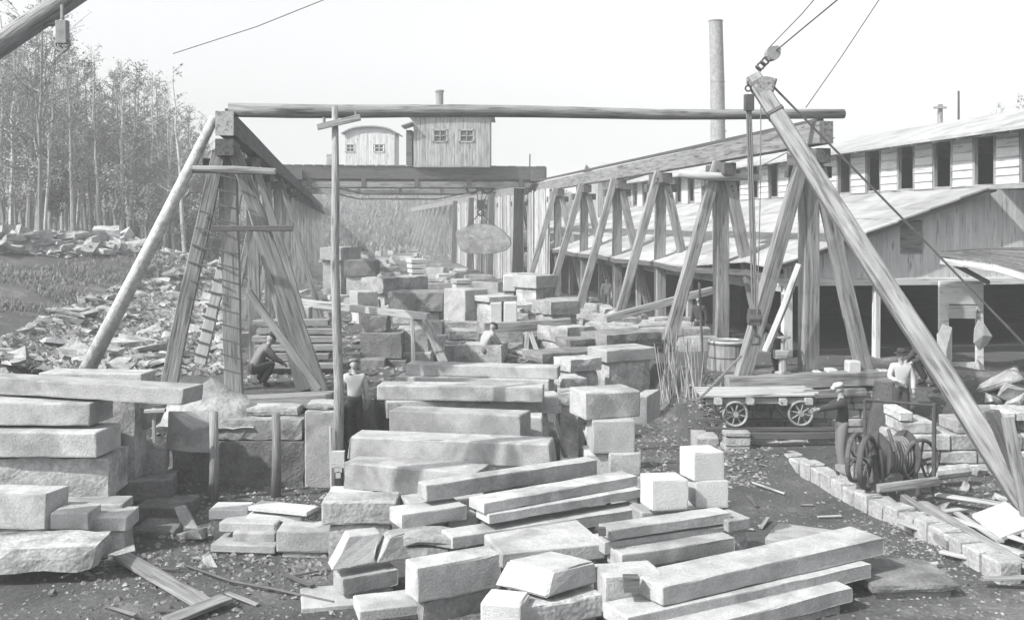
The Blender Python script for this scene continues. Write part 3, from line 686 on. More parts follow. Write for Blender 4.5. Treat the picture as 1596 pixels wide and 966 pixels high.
masonry('rubble_wall', 'ragged rubble retaining wall behind the winch under the boom', 'stone wall', 8.0, 11.3, 20.55, -.1, 1.3, .3, .9, 'rough', rag=.35)
masonry('stone_pier', 'low stone pier under the near wheel of the flat cart', 'pier', 4.62, 5.2, 21.6, -.05, .66, .22, .55)
masonry('stone_ledge', 'low pale stone ledge in the shade below the flat cart', 'ledge', 5.2, 8.2, 22.1, -.1, .32, .2, .6)
# left retaining wall of huge blocks
lw = empty('block_wall', (-5.1, 19.7, 0), 'retaining wall of huge dark blocks under the nearest left bent', 'stone wall')
for (xa, xb, za, zb, yy, mm) in ((-6.75, -4.1, -.1, .9, 19.65, 'dark'), (-6.7, -4.15, .9, 1.32, 19.7, 'rough'), (-4.1, -3.45, -.1, 1.5, 19.6, 'stone'), (-5.9, -4.3, 1.32, 1.5, 20.0, 'rough'), (-4.12, -3.42, 1.5, 1.62, 19.7, 'rough')):
    m = MB(); t4, b4 = boxpts(xa+.01, xb-.01, yy, yy+.75, za+.005, zb-.005); m.block(t4, b4, res=.18, rough=.025 if mm != 'stone' else .01, chip=.03); m.build('wall_block', mm, lw)
# curb of stones with slots between
cbs = [G(1213, 704, .3), G(1262, 726, .3), G(1330, 765, .3), G(1400, 795, .3), G(1470, 830, .3), G(1560, 878, .3)]
k = 0
for i in range(5):
    a, b = cbs[i], cbs[i+1]; d_ = (b-a); n_ = max(1, int(d_.length/.38)); nrm = Vector((d_.y, -d_.x, 0)).normalized()
    if nrm.x < 0: nrm = -nrm
    for j in range(n_):
        p = a+d_*(j/n_); q = a+d_*((j+.9)/n_); o = nrm*.38; dz = Vector((0, 0, random.uniform(-.03, .02)))
        T = [p+dz, p+dz+o, q+dz+o, q+dz]; T = [q+dz, q+o+dz, p+o+dz, p+dz]
        mb = MB(); mb.block(T, [v-Vector((0, 0, .36)) for v in T], rough=.018, chip=.02)
        tag(mb.build('curb_stone', 'masonry'), 'pale roughly squared curb stone in the line beside the winch', 'curb stone', 'curb stones in a line beside the winch'); k += 1

# ------------------------------------------------------------------ derricks and rigging
bm = empty('derrick_boom', (10.4, 16.9, .1), 'big squared derrick boom slanting from the lower right up past the nearest bent', 'derrick boom')
top, bot = P(1174, 122, 21.6), P(1604, 790, 17.2); dv = (top-bot).normalized()
m = MB(); m.beam(bot-dv*.9, top, .40, .42, up=(0, 1, .3), seg=10, jit=.012, taper=.82, ch=.03); m.build('spar', 'timber', bm)
m = MB(); s0 = P(1196, 152, 21.35); m.beam(s0, P(1206, 122, 21.3), .14, .16); m.tube([P(1193, 133, 21.2), P(1193, 133, 21.5)], .19, sides=14); m.build('sheave_bracket', 'timber', bm)
for f_ in (.2, 1.0):
    m = MB(); q_ = top-dv*f_; m.beam(q_-dv*.035, q_+dv*.035, .35+.01*f_, .37+.01*f_, up=(0, 1, .3), jit=0, seg=1); m.build('iron_band', 'iron', bm)
m = MB(); m.beam(P(1570, 650, 17.0), P(1612, 860, 16.4), .2, .1, up=(0, 1, 0), seg=4); m.build('splice_plank', 'timber', bm)
m = MB(); m.beam(P(1546, 640, 17.2), P(1640, 860, 16.8), .14, .3, up=(0, 1, 0), seg=4); m.build('heel_strap', 'darkwood', bm)
def cable(pts, r, name, label, mm='iron'):
    m = MB(); m.tube(pts, r, sides=5); return tag(m.build(name, mm), label, 'cable')
pb = P(1204, 84, 21.4)
gb = empty('guy_block', pb, 'rusty guy block shackled above the tip of the big boom', 'pulley block')
m = MB(); m.tube([pb+Vector((0, -.12, 0)), pb+Vector((0, .12, 0))], .15, sides=14); m.beam(pb+Vector((.13, 0, .12)), pb-Vector((.13, 0, .12)), .2, .14); m.build('shell', 'greyiron', gb)
m = MB()
for k in range(6):
    a = P(1182, 107, 21.6).lerp(pb, k/6); m.ring(a, (0, 1, 0) if k % 2 else (1, 0, 1), .07, .022, n=12)
m.build('shackle_chain', 'iron', gb)
cable([pb, P(1252, 44, 20.5), P(1400, -78, 18)], .016, 'guy_cable', 'upper of the two close guy cables running off the guy block to the top right')
cable([pb+Vector((-.1, 0, .1)), P(1250, 22, 20.9), P(1350, -95, 19)], .012, 'guy_cable', 'steeper of the two close guy cables running off the guy block')
cable([P(1256, 168, 23.0), P(1312, 88, 22.5), P(1390, -30, 21.5)], .012, 'guy_cable', 'faint lone guy cable rising from the runway end to the top edge')
cable([P(1206, 136, 21.3), P(1290, 222, 21.2), P(1450, 385, 20.9), P(1566, 505, 20.6), P(1700, 645, 20.3)], .026, 'hoist_cable', 'dark cable running down from the boom sheave across the white gable')
cable([P(1300, 215, 26), P(1232, 235, 30), P(1180, 262, 34)], .016, 'guy_cable', 'short slanting cable behind the head of the nearest right bent')
cable([P(270, 84, 40), P(400, 42, 38), P(540, -14, 36)], .02, 'guy_cable', 'faint cable crossing the sky above the left woods')
hk = empty('boom_tackle', P(1178, 520, 21.5), 'long rope tackle with an iron hook hanging from the big boom tip', 'tackle')
m = MB(); p = P(1166, 128, 21.5); m.ring(p, (1, 0, 0), .07, .02, n=12); m.ring(p-Vector((0, 0, .14)), (0, 1, 0), .06, .02, n=12); p = P(1167, 160, 21.5); m.beam(p+Vector((0, 0, .17)), p-Vector((0, 0, .17)), .2, .16); m.build('upper_block', 'iron', hk)
m = MB()
for dx, ex in ((-3, -3), (0, 1), (3, 4)): m.tube([P(1167+dx, 170, 21.5), P(1176+ex, 488, 21.5)], .022, sides=5)
m.tube([P(1186, 150, 21.4), P(1185, 300, 21.4), P(1180, 500, 21.4)], .012, sides=4); m.build('falls', 'rope', hk)
m = MB(); p = P(1176, 496, 21.5); m.beam(p+Vector((0, 0, .2)), p-Vector((0, 0, .15)), .24, .2); m.tube([p+Vector((-.14, .0, 0)), p+Vector((.14, 0, 0))], .13, sides=12)
m.tube([p-Vector((0, 0, .15)), p-Vector((0, 0, .32)), p+Vector((.1, 0, -.42)), p+Vector((.08, 0, -.55)), p+Vector((-.06, 0, -.56)), p+Vector((-.1, 0, -.46))], [.05, .045, .045, .045, .035, .02], sides=7); m.build('hook_block', 'iron', hk)
cable([P(1156, 554, 21.5), P(1100, 612, 21.6), P(1085, 625, 21.6)], .03, 'tag_rope', 'pale tag rope stretched from the hook down to the cart', 'rope')
# top-left derrick
ld = empty('derrick_boom', P(-900, 640, 13), 'dark log boom crossing the top left corner of the view', 'derrick boom')
m = MB(); a, b = P(-780, 590, 12.5), P(170, -44, 14.5); m.tube([a.lerp(b, i/8) for i in range(9)], [.22-.008*i for i in range(9)], sides=12, wob=.03); m.build('spar', 'bark', ld, smooth=True)
m = MB(); p = P(97, 55, 14.1); m.tube([P(97, 8, 14.1), P(97, 30, 14.1)], .03, sides=6); m.beam(p+Vector((0, 0, .2)), p-Vector((0, 0, .12)), .16, .12); m.ring(p-Vector((0, 0, .12)), (0, 1, 0), .1, .025, n=14); m.tube([p-Vector((.05, 0, .15)), p-Vector((-.02, 0, .25))], .03, sides=6); m.build('hanging_block', 'greyiron', ld)
m = MB(); m.tube([P(0, 75, 14.2), P(40, 43, 14.2), P(85, 38, 14.2)], .03, sides=5); m.build('lashing', 'rope', ld)

# ------------------------------------------------------------------ posts of the wall, tall pole
for (x_, y0_, y1_, d_, lb_) in ((333, 642, 786, 18.6, 'left of the two round posts standing against the block wall'), (430, 645, 780, 18.8, 'right of the two round posts standing against the block wall')):
    a = P(x_, y1_, d_); a.z = -.05; b = P(x_, y0_, d_); m = MB(); m.tube([a, a.lerp(b, .5)+Vector((.015, 0, 0)), b], [.095, .085, .08], sides=12, wob=.04); tag(m.build('round_post', 'bark', smooth=True), lb_, 'post')
pl = empty('tall_pole', P(527, 770, 19.1), 'tall thin round pole with a slanting crossarm standing mid left', 'pole')
m = MB(); m.tube([P(527, 775, 19.1), P(528, 600, 19.1), P(522, 420, 19.1), P(523, 290, 19.1), P(522, 166, 19.1)], [.10, .095, .085, .075, .06], sides=12, wob=.03); m.build('shaft', 'bark', pl, smooth=True)
m = MB(); m.beam(P(495, 199, 18.98), P(562, 184, 18.98), .05, .12); m.tube([P(505, 183, 18.98), P(505, 194, 18.98)], .03); m.tube([P(555, 174, 18.98), P(555, 184, 18.98)], .03); m.build('crossarm', 'timber', pl)
m = MB(); m.tube([P(515, 665, 18.95), P(517, 770, 18.95)], .025, sides=6); m.build('conduit', 'palewood', pl)
m = MB(); a, b = P(517, 728, 18.9), P(537, 703, 18.9); t4, b4 = boxpts(a.x, b.x, 18.86, 18.98, a.z, b.z); m.prism(t4, (0, 0, b.z-a.z)); m.prism([P(521, 728, 18.86), P(533, 728, 18.86), P(533, 728, 18.96), P(521, 728, 18.96)], (0, 0, .1)); m.prism([P(523, 735, 18.86), P(531, 735, 18.86), P(531, 735, 18.96), P(523, 735, 18.96)], (0, 0, .12)); tag(m.build('white_box', 'pale'), 'small bright white box fixed low on the tall thin pole', 'box')

# ------------------------------------------------------------------ stones
def slab(A, B, yA, hpx, w_, label, m='stone', rough=.004, chip=.012, u=0, name='stone_block', taper=0, skew=0, group=None, cat='stone block', zb=None):
    a = P(A[0], A[1], yA); z = a.z
    b = G(B[0], B[1], z) if B[1] > HY+8 and abs(B[1]-A[1]) > 0 else P(B[0], B[1], yA)
    h = hpx*yA/F; d = b-a; d.z = 0; n = Vector((-d.y, d.x, 0)).normalized()
    if n.y < 0: n = -n
    o = n*w_+d.normalized()*skew
    T = [a, b, b+o, a+o]; dn = Vector((0, 0, h)); tp = d.normalized()*taper
    B_ = [a-dn-tp, b-dn+tp, b+o-dn+tp, a+o-dn-tp]
    mb = MB(); mb.block(T, B_, rough=rough, chip=chip); ob = tag(mb.build(name, m), label, cat, group)
    if u:
        c = (a+b)/2+o/2; g_ = gz(c.x, c.y)-.1
        if z-h-g_ > .08:
            q = [v*.5+(sum(T, Vector())/4)*.5 for v in T] if u == 2 else [v*.86+(sum(T, Vector())/4)*.14 for v in T]
            for v in q: v.z = z-h+.005
            mb = MB(); mb.block(q, [Vector((v.x, v.y, g_)) for v in q], rough=.02, chip=.03)
            tag(mb.build('bearer_stone', 'rough'), 'rough bearer under the '+' '.join(label.split()[:12]), 'stone block')
    return ob
def hexa(T, B_, label, m='stone', rough=.004, chip=.012, name='stone_block'):
    mb = MB(); mb.block(T, B_, rough=rough, chip=chip); return tag(mb.build(name, m), label, 'stone block')
def spacer(x_, y_, d_, label):
    a = P(x_, y_, d_); t4, b4 = boxpts(a.x-.09, a.x+.09, d_+.01, d_+.6, a.z-.045, a.z+.045); mb = MB(); mb.prism(t4, (0, 0, .09)); tag(mb.build('spacer_block', 'timber'), label, 'wood block', 'wood blocks between the stacked slabs')
# --- left stack
slab((60, 581), (220, 583), 18.2, 17, .6, 'thin pale slab at the back of the left stack top', u=1)
slab((-60, 586), (286, 606), 17.4, 24, .55, 'long pale slab lying on top of the left stack, its right end nearest', taper=-.03)
slab((-60, 627), (140, 629), 16.6, 35, .75, 'squared pale slab with a dark right end, second layer of the left stack', skew=.05)
slab((-60, 673), (150, 674), 16.3, 39, .8, 'thick squared slab, third layer of the left stack', skew=.08)
slab((-60, 713), (170, 712), 16.4, 66, .9, 'big quarry-faced block with a lumpy right end under the left stack slabs', 'rough', .03, .03, u=1)
slab((-60, 766), (72, 769), 15.6, 57, .5, 'upright grey block low at the left edge of the view', skew=.1, u=1)
slab((78, 799), (137, 799), 15.3, 27, .5, 'small bright-faced block near the foot of the left stack', u=1)
slab((137, 806), (198, 805), 15.5, 24, .6, 'squat grey block with dark end right of the small bright one', u=1)
slab((84, 787), (190, 786), 15.95, 14, .55, 'thin slab lying across the two small blocks by the left stack', u=1)
slab((-60, 856), (150, 850), 14.2, 42, .85, 'big low slab with broken front at the bottom left', 'rough', .025, .03, taper=-.05)
slab((172, 694), (240, 686), 18.6, 18, .7, 'grey slab topping the heap right of the left stack', u=0)
slab((176, 712), (258, 708), 18.3, 33, .8, 'second grey slab of the heap right of the left stack', 'rough', .02, .02)
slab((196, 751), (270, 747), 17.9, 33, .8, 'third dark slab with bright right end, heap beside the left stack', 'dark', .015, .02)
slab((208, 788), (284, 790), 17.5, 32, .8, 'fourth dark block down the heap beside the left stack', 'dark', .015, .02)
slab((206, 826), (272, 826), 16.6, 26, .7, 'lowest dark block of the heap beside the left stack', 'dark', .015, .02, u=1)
hexa([P(270, 790, 17.2), P(288, 786, 17.2), P(290, 786, 17.6), P(272, 790, 17.6)], [P(298, 850, 16.8), P(322, 842, 16.8), P(322, 842, 17.2), P(298, 850, 17.2)], 'thin slab leaning steeply at the end of the dark heap', 'rough', .015)
hexa([P(176, 632, 18.3), P(236, 634, 18.3), P(262, 628, 19), P(168, 624, 19)], [P(176, 690, 18.4), P(222, 672, 18.4), P(250, 660, 19.1), P(168, 690, 19.1)], 'tilted pale flake of stone right of the left stack top', 'stone', .01)
hexa([P(262, 640, 18.9), P(300, 668, 18.9), P(340, 660, 19.4), P(300, 640, 19.4)], [P(258, 700, 18.9), P(300, 706, 18.9), P(340, 706, 19.4), P(300, 706, 19.4)], 'tilted wedge of stone against the left end of the block wall', 'stone', .015)
m = MB(); m.beam(P(240, 690, 18.1), P(240, 636, 18.1), .06, .06, up=(0, 1, 0)); sp = m.build('marker_post', 'palewood'); tag(sp, 'short thin stake with a flat board on top beside the left heap', 'stake')
m = MB(); m.beam(P(226, 640, 18.05), P(258, 640, 18.05), .1, .07); m.build('top_board', 'palewood', sp)
# gravel mound on the block wall
mb = MB(); random.seed(11)
cx, cy = P(325, 650, 20.2).x, 20.35; ny = 16; Vv = []; Ff = []
for j in range(ny+1):
    for i in range(ny+1):
        u, v = i/ny*2-1, j/ny*2-1; r = math.hypot(u, v); x = cx+u*1.05; y = cy+v*.7
        Vv.append(Vector((x, y, 1.42+max(0, 1-r)*.62+noise.noise(Vector((x*4, y*4, 0)))*.07-(.25 if r > 1 else 0))))
for j in range(ny):
    for i in range(ny): q = j*(ny+1)+i; Ff.append((q, q+1, q+ny+2, q+ny+1))
mb.add(Vv, Ff, Vv); tag(mb.build('gravel_mound', 'rough', smooth=True), 'pale pointed mound of stone dust on top of the block wall', 'mound')
# --- middle slabs
slab((632, 567), (869, 573), 23.2, 18, .55, 'far slab topping the middle stacks, just in front of the open yard', u=0)
slab((616, 587), (856, 592), 23.0, 17, .75, 'second far slab of the middle stacks, set a little left', u=1)
slab((587, 600), (846, 604), 21.2, 23, .6, 'long pale slab on dark spacers in the middle of the stacks')
slab((602, 626), (876, 618), 21.0, 27, .8, 'slab under the long pale one, its dark right end showing', u=1)
slab((606, 639), (811, 647), 19.0, 38, .55, 'thick pale slab with clean arrises in the middle stack', skew=.1)
slab((812, 650), (846, 650), 19.3, 34, .5, 'short bright block butted to the right of the thick pale slab', u=1)
slab((545, 680), (856, 692), 18.4, 37, .65, 'longest slab of the middle stack, under the thick pale slab', taper=.06, chip=.03)
slab((535, 720), (740, 738), 17.9, 42, .75, 'bottom slab of the middle stack with a stained left end', u=1, chip=.02)
for i_, (x_, y_, d_) in enumerate(((690, 586.5, 23.05), (785, 589, 23.05), (664, 625, 21.15), (757, 625.5, 21.15), (628, 678, 18.95), (735, 683, 18.95), (620, 719, 18.3), (700, 722, 18.3))): spacer(x_, y_, d_, 'small dark wood block wedged between the middle slabs')
slab((510, 768), (582, 768), 17.6, 10, .5, 'white flake of stone lying under the bottom middle slab', 'pale', .01, .02)
slab((600, 768), (640, 768), 17.5, 12, .4, 'small pale bearer at the right foot of the bottom middle slab', u=1)
m = MB(); m.beam(P(866, 655, 19.6), P(882, 712, 19.2), .1, .05); tag(m.build('iron_bar', 'iron'), 'dark bar leaning beside the right end of the middle slabs', 'bar')
# --- pillar of squared slabs
slab((913, 613), (998, 608), 18.2, 42, .8, 'topmost squared slab of the pillar stack right of the middle', skew=.0)
slab((924, 656), (990, 655), 18.15, 51, .75, 'narrower second block of the pillar stack')
slab((950, 707), (999, 706), 18.1, 36, .75, 'third block of the pillar stack set to the right')
slab((912, 707), (949, 707), 18.25, 60, .7, 'bottom left block of the pillar stack', u=1)
slab((951, 743), (1000, 743), 18.1, 30, .7, 'bottom right block of the pillar stack', u=1)
# --- centre diagonal stack
slab((664, 756), (931, 716), 14.9, 26, .30, 'uppermost long squared block of the centre diagonal stack')
slab((754, 784), (994, 741), 14.3, 17, .42, 'wide second long block of the centre diagonal stack')
slab((762, 802), (1000, 761), 14.28, 15, .40, 'third long block just under the wide one, centre stack', u=0)
slab((626, 802), (728, 787), 14.5, 23, .50, 'short dark-faced block at the left of the centre diagonal stack', u=2)
slab((705, 837), (1003, 791), 14.0, 19, .42, 'thin lowest long block of the centre diagonal stack', u=2)
slab((626, 836), (704, 838), 14.1, 18, .6, 'broken bright lump at the left end of the lowest centre block', 'rough', .03, .03, u=1)
slab((700, 806), (745, 800), 14.9, 22, .5, 'hidden grey block behind the short dark-faced one', u=1)
slab((640, 786), (760, 772), 15.3, 30, .6, 'pale broad block bearing the uppermost long block', u=1)
slab((501, 782), (618, 781), 15.3, 37, .6, 'grey split block at the foot of the tall pole', 'rough', .012, .02, u=1)
slab((430, 827), (530, 827), 15.5, 34, .55, 'squared grey block left of the slanted trapezoid block', u=1)
slab((325, 794), (386, 794), 16.3, 16, .5, 'pale rough slab at the left of the low middle heap', 'pale', .012, .02, u=1)
slab((386, 789), (478, 798), 16.2, 7, .4, 'thin white flat slab on the low middle heap', 'pale', .008, .01)
slab((384, 803), (470, 805), 16.1, 9, .5, 'second thin white slab under the flat one', 'pale', .01, .012, u=1)
slab((341, 814), (430, 816), 15.9, 15, .6, 'low pale block beneath the thin white slabs', u=0)
slab((362, 830), (428, 831), 15.75, 19, .5, 'grey-faced block in the low middle heap')
slab((328, 848), (428, 851), 15.6, 12, .7, 'bottom pale slab of the low middle heap', u=1)
# slanted trapezoid block
a = P(544, 836, 13.9); b = P(593, 830, 14.2); n_ = Vector((-.35, .93, 0))*.32
hexa([a, b, b+n_, a+n_], [P(517, 888, 13.6), P(583, 876, 13.9), P(583, 876, 13.9)+n_, P(517, 888, 13.6)+n_], 'trapezoid block with a bright slanting left end, low centre left', 'stone', .006, .012)
a = P(607, 836, 14.1); b = P(652, 828, 14.4)
hexa([a, b, b+n_, a+n_], [P(588, 878, 13.9), P(650, 870, 14.2), P(650, 870, 14.2)+n_, P(588, 878, 13.9)+n_], 'dark-faced block behind the trapezoid, with a bright chipped end', 'stone', .01, .02)
slab((534, 902), (622, 886), 13.6, 27, .4, 'long grey block beneath the trapezoid block', u=1)
slab((650, 885), (781, 862), 12.9, 56, .42, 'large squared block with a bright pitted left end, bottom centre', u=1, skew=0)
a = P(862, 888, 12.6); b = P(928, 878, 12.95); c_ = P(791, 871, 13.0); c_.z = a.z; b.z = a.z; d_ = b+(c_-a)
hexa([a, b, d_, c_], [P(852, 932, 12.45), P(930, 906, 13.0), P(930, 906, 13.0)+(d_-b), P(772, 912, 12.9)], 'squat boulder-like block with a wide bright face, bottom centre', 'stone', .014, .03)
slab((748, 938), (812, 944), 12.2, 40, .5, 'bright block at the bottom edge under the squat boulder', 'pale', .01, .02, u=1)
slab((812, 948), (942, 926), 12.3, 36, .6, 'pebbly dark-faced slab under the squat boulder', 'rough', .015, .015, u=1)
slab((560, 952), (682, 938), 12.9, 18, .6, 'flat pale slab lying at the bottom edge, centre left', u=1)
slab((470, 948), (560, 940), 13.3, 14, .8, 'grey flat slab half in shade at the bottom edge', u=1)
# --- right centre stack
slab((952, 826), (1139, 798), 13.6, 17, .34, 'top block of the right centre stack with a dark notch in its end')
slab((942, 845), (1145, 817), 13.65, 20, .42, 'second block of the right centre stack')
slab((969, 864), (1146, 837), 13.4, 26, .4, 'third dark-faced block of the right centre stack', u=1)
slab((1032, 915), (1378, 837), 12.3, 31, .62, 'longest squared block at the bottom right of the centre')
slab((978, 962), (1358, 878), 12.0, 26, .55, 'long block directly under the longest one, bottom right', u=0)
slab((1060, 984), (1330, 914), 11.9, 26, .5, 'lowest long block at the bottom edge of the right centre stack', u=1)
slab((944, 900), (1034, 893), 12.6, 60, .55, 'end block with a square dark hole, left of the longest block', u=1)
m = MB(); a = P(974, 905, 12.35); t4, b4 = boxpts(a.x, a.x+.19, 12.42, 12.6, a.z-.17, a.z); m.prism(t4, (0, 0, .17)); tag(m.build('hole_shade_box', 'darkwood'), 'square dark box for the shade of the hole in the end block beside the longest block', 'hole shade')  # dark-coloured box stands in for the shade inside the square hole
m = MB(); a = P(940, 827, 13.4); t4, b4 = boxpts(a.x-.05, a.x+.05, 13.5, 13.6, a.z-.1, a.z); m.prism(t4, (0, 0, .1)); tag(m.build('hole_shade_box', 'darkwood'), 'small dark box for the shade of the notch in the end of the right centre stack top block', 'hole shade')  # notch is no cavity: its shade is a dark-coloured box
slab((780, 862), (945, 846), 13.4, 26, 1.2, 'broad pale slab lying between the centre and right stacks', u=1, chip=.02)
slab((1192, 838), (1290, 852), 15.1, 20, .9, 'flat grey slab on the dark soil beyond the longest block', u=1)
slab((1135, 812), (1170, 806), 14.3, 18, .5, 'small grey block behind the right end of the top notched block', u=1)
# --- white cubes
slab((1082, 705), (1129, 703), 14.85, 45, .47, 'upper bright white cube standing on another cube', 'pale', .002, .006, name='stone_cube', skew=-.06)
slab((1084, 750), (1135, 749), 14.85, 42, .47, 'lower bright cube carrying the upper one', 'pale', .002, .006, u=0, name='stone_cube')
slab((1017, 749), (1073, 747), 14.6, 47, .47, 'left bright white cube standing alone beside the pair', 'pale', .002, .006, u=0, name='stone_cube', skew=-.06)
slab((1000, 799), (1140, 788), 15.0, 24, .5, 'pale slab under the white cubes', u=1)
# --- bottom right pieces
slab((1358, 912), (1500, 909), 13.75, 14, 1.1, 'dark slab lying flat at the lower right', 'dark', .02, .03, u=1)
for (a_, b_, d_, h_, lb_) in (((1515, 800), (1560, 838), 16.6, 5, 'upper of the white sheets of stone at the right edge'), ((1560, 812), (1630, 850), 16.4, 5, 'lower white sheet of stone at the right edge')):
    p = G(a_[0], a_[1], .25); q = G(b_[0], b_[1], .2); o = Vector((.75, .35, .12)); mb = MB(); mb.block([q, q+o, p+o, p], [v-Vector((0, 0, .07)) for v in (q, q+o, p+o, p)], rough=.01); tag(mb.build('stone_sheet', 'pale'), lb_, 'stone slab')
pk = [((1432, 808), (1596, 868), 'pale broad plank nearest the curb, lower right'), ((1468, 800), (1610, 850), 'second plank running to the right edge'), ((1440, 780), (1640, 905), 'thin dark plank crossing the pile at the lower right'), ((1400, 820), (1450, 826), 'short pale offcut beside the curb'), ((1466, 850), (1590, 880), 'long thin pale lath on the ground at the lower right'), ((1532, 888), (1610, 893), 'short pale board at the right edge'), ((1460, 772), (1600, 800), 'bleached board under the winch frame'), ((1420, 808), (1500, 785), 'board lying across the plank pile'), ((1404, 770), (1450, 764), 'small light board by the winch foot'), ((1490, 800), (1560, 850), 'narrow batten in the plank pile')]
for i_, (a_, b_, lb_) in enumerate(pk):
    a = G(a_[0], a_[1], .12+.05*(i_ % 3)+.02); b = G(b_[0], b_[1], .1+.05*(i_ % 3)+.02); a.z = gz(a.x, a.y)+.08+.05*(i_ % 4); b.z = gz(b.x, b.y)+.08+.05*((i_+1) % 4)
    m = MB(); m.beam(a, b, random.uniform(.1, .24), .045); tag(m.build('loose_plank', 'palewood' if i_ % 3 != 2 else 'timber'), lb_, 'plank')
for a_, b_, lb_ in (((190, 866), (330, 945), 'grey plank lying on the dark soil, bottom left'), ((262, 968), (352, 932), 'second plank meeting the first on the dark soil, bottom left')):
    a = G(a_[0], a_[1], .1); b = G(b_[0], b_[1], .1); m = MB(); m.beam(a, b, .28, .06); tag(m.build('loose_plank', 'timber'), lb_, 'plank')
cable([G(288, 880, .06), G(360, 905, .1), G(430, 918, .06), G(520, 938, .05)], .022, 'ground_rope', 'thin rope lying on the dark soil at the lower left')

# --- yard beyond: hand-placed stones
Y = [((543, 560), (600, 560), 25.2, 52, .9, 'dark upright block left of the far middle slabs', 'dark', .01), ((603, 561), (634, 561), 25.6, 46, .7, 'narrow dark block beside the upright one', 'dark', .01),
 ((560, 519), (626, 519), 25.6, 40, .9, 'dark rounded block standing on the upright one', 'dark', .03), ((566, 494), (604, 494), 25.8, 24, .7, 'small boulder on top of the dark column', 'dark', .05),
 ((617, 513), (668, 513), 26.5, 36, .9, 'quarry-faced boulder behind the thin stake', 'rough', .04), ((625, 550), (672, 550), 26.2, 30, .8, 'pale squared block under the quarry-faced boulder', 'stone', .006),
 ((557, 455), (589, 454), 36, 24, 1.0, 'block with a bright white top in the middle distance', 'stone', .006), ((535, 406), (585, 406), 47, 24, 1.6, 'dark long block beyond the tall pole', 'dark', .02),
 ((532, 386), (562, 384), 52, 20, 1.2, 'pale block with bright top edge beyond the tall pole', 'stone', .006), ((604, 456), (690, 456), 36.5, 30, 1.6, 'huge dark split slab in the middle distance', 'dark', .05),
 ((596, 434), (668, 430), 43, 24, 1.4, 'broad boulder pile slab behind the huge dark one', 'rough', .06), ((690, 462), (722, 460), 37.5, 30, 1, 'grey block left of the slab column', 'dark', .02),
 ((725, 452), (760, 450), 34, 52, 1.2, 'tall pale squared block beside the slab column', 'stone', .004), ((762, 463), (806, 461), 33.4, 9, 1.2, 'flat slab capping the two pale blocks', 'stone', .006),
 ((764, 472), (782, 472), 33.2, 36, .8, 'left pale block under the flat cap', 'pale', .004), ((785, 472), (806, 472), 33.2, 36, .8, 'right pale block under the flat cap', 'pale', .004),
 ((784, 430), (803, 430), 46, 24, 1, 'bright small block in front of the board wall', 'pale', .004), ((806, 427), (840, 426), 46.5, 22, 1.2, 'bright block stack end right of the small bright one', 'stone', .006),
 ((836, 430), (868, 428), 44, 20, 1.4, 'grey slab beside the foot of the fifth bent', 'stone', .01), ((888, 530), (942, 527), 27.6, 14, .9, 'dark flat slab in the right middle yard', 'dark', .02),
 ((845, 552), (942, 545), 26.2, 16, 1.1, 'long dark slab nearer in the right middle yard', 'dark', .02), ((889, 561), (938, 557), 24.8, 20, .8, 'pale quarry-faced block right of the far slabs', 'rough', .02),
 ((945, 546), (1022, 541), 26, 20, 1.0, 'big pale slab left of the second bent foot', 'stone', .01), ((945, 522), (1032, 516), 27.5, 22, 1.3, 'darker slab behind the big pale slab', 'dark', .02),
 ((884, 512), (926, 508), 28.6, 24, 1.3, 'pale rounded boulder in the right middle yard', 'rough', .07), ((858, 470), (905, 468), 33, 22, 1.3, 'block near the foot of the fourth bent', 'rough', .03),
 ((1000, 512), (1110, 512), 29.6, 24, .8, 'long stone footing wall behind the second bent foot', 'rough', .02), ((700, 516), (745, 515), 29, 14, 1, 'low flat stone in the open yard centre', 'rough', .03),
 ((880, 590), (915, 588), 23.2, 16, .7, 'grey stone between the middle slabs and the pillar stack', 'rough', .03), ((870, 612), (905, 612), 21.6, 20, .7, 'small squared stone left of the pillar stack', 'rough', .03),
 ((560, 690), (596, 690), 22.6, 18, .7, 'pale lump by the feet of the man at the tall pole', 'rough', .05), ((545, 640), (575, 640), 24.6, 18, .7, 'grey lump behind the man at the tall pole', 'rough', .05)]
for A, B, d_, h_, w_, lb_, mm, rg in Y: slab(A, B, d_, h_, w_, lb_, mm, rg, .02, u=1)
for k in range(8): slab((713+random.uniform(-2, 2), 436+8.5*k), (737+random.uniform(-2, 2), 435.6+8.5*k), 35.5, 6.6, .9, 'thin squared slab in the tall column of slabs, middle distance', 'stone', .01, .01, group='thin slabs stacked in a tall column')
for k in range(4): slab((641+k*.5, 404+8*k), (664+random.uniform(-1, 2), 403.7+8*k), 50, 6.2, 1.2, 'thin squared slab in the small far stack', 'pale', .01, .01, group='thin slabs of the small far stack')
m = MB(); m.beam(P(455, 470, 29.0), P(668, 494, 27.6), .3, .2, seg=5); tag(m.build('long_beam', 'palewood'), 'long pale timber lying across the yard behind the tall pole', 'timber')
for x_, lb_ in ((470, 'left trestle block under the long pale timber'), (655, 'right trestle block under the long pale timber')):
    a = P(x_, 478 if x_ < 500 else 498, 28.4 if x_ < 500 else 27.8); t4, b4 = boxpts(a.x-.25, a.x+.25, a.y-.2, a.y+.3, gz(a.x, a.y)-.05, a.z); mb = MB(); mb.block(t4, b4, rough=.02); tag(mb.build('stone_block', 'rough'), lb_, 'stone block')
m = MB(); m.beam(P(645, 585, 25), P(643, 497, 25), .09, .07, up=(0, 1, 0)); tag(m.build('stake', 'palewood'), 'thin pale stake standing by the quarry-faced boulder', 'stake')
m = MB(); m.beam(P(664, 500, 27), P(692, 566, 25), .22, .1); tag(m.build('leaning_board', 'timber'), 'dark board leaning to the right behind the far middle slabs', 'plank')
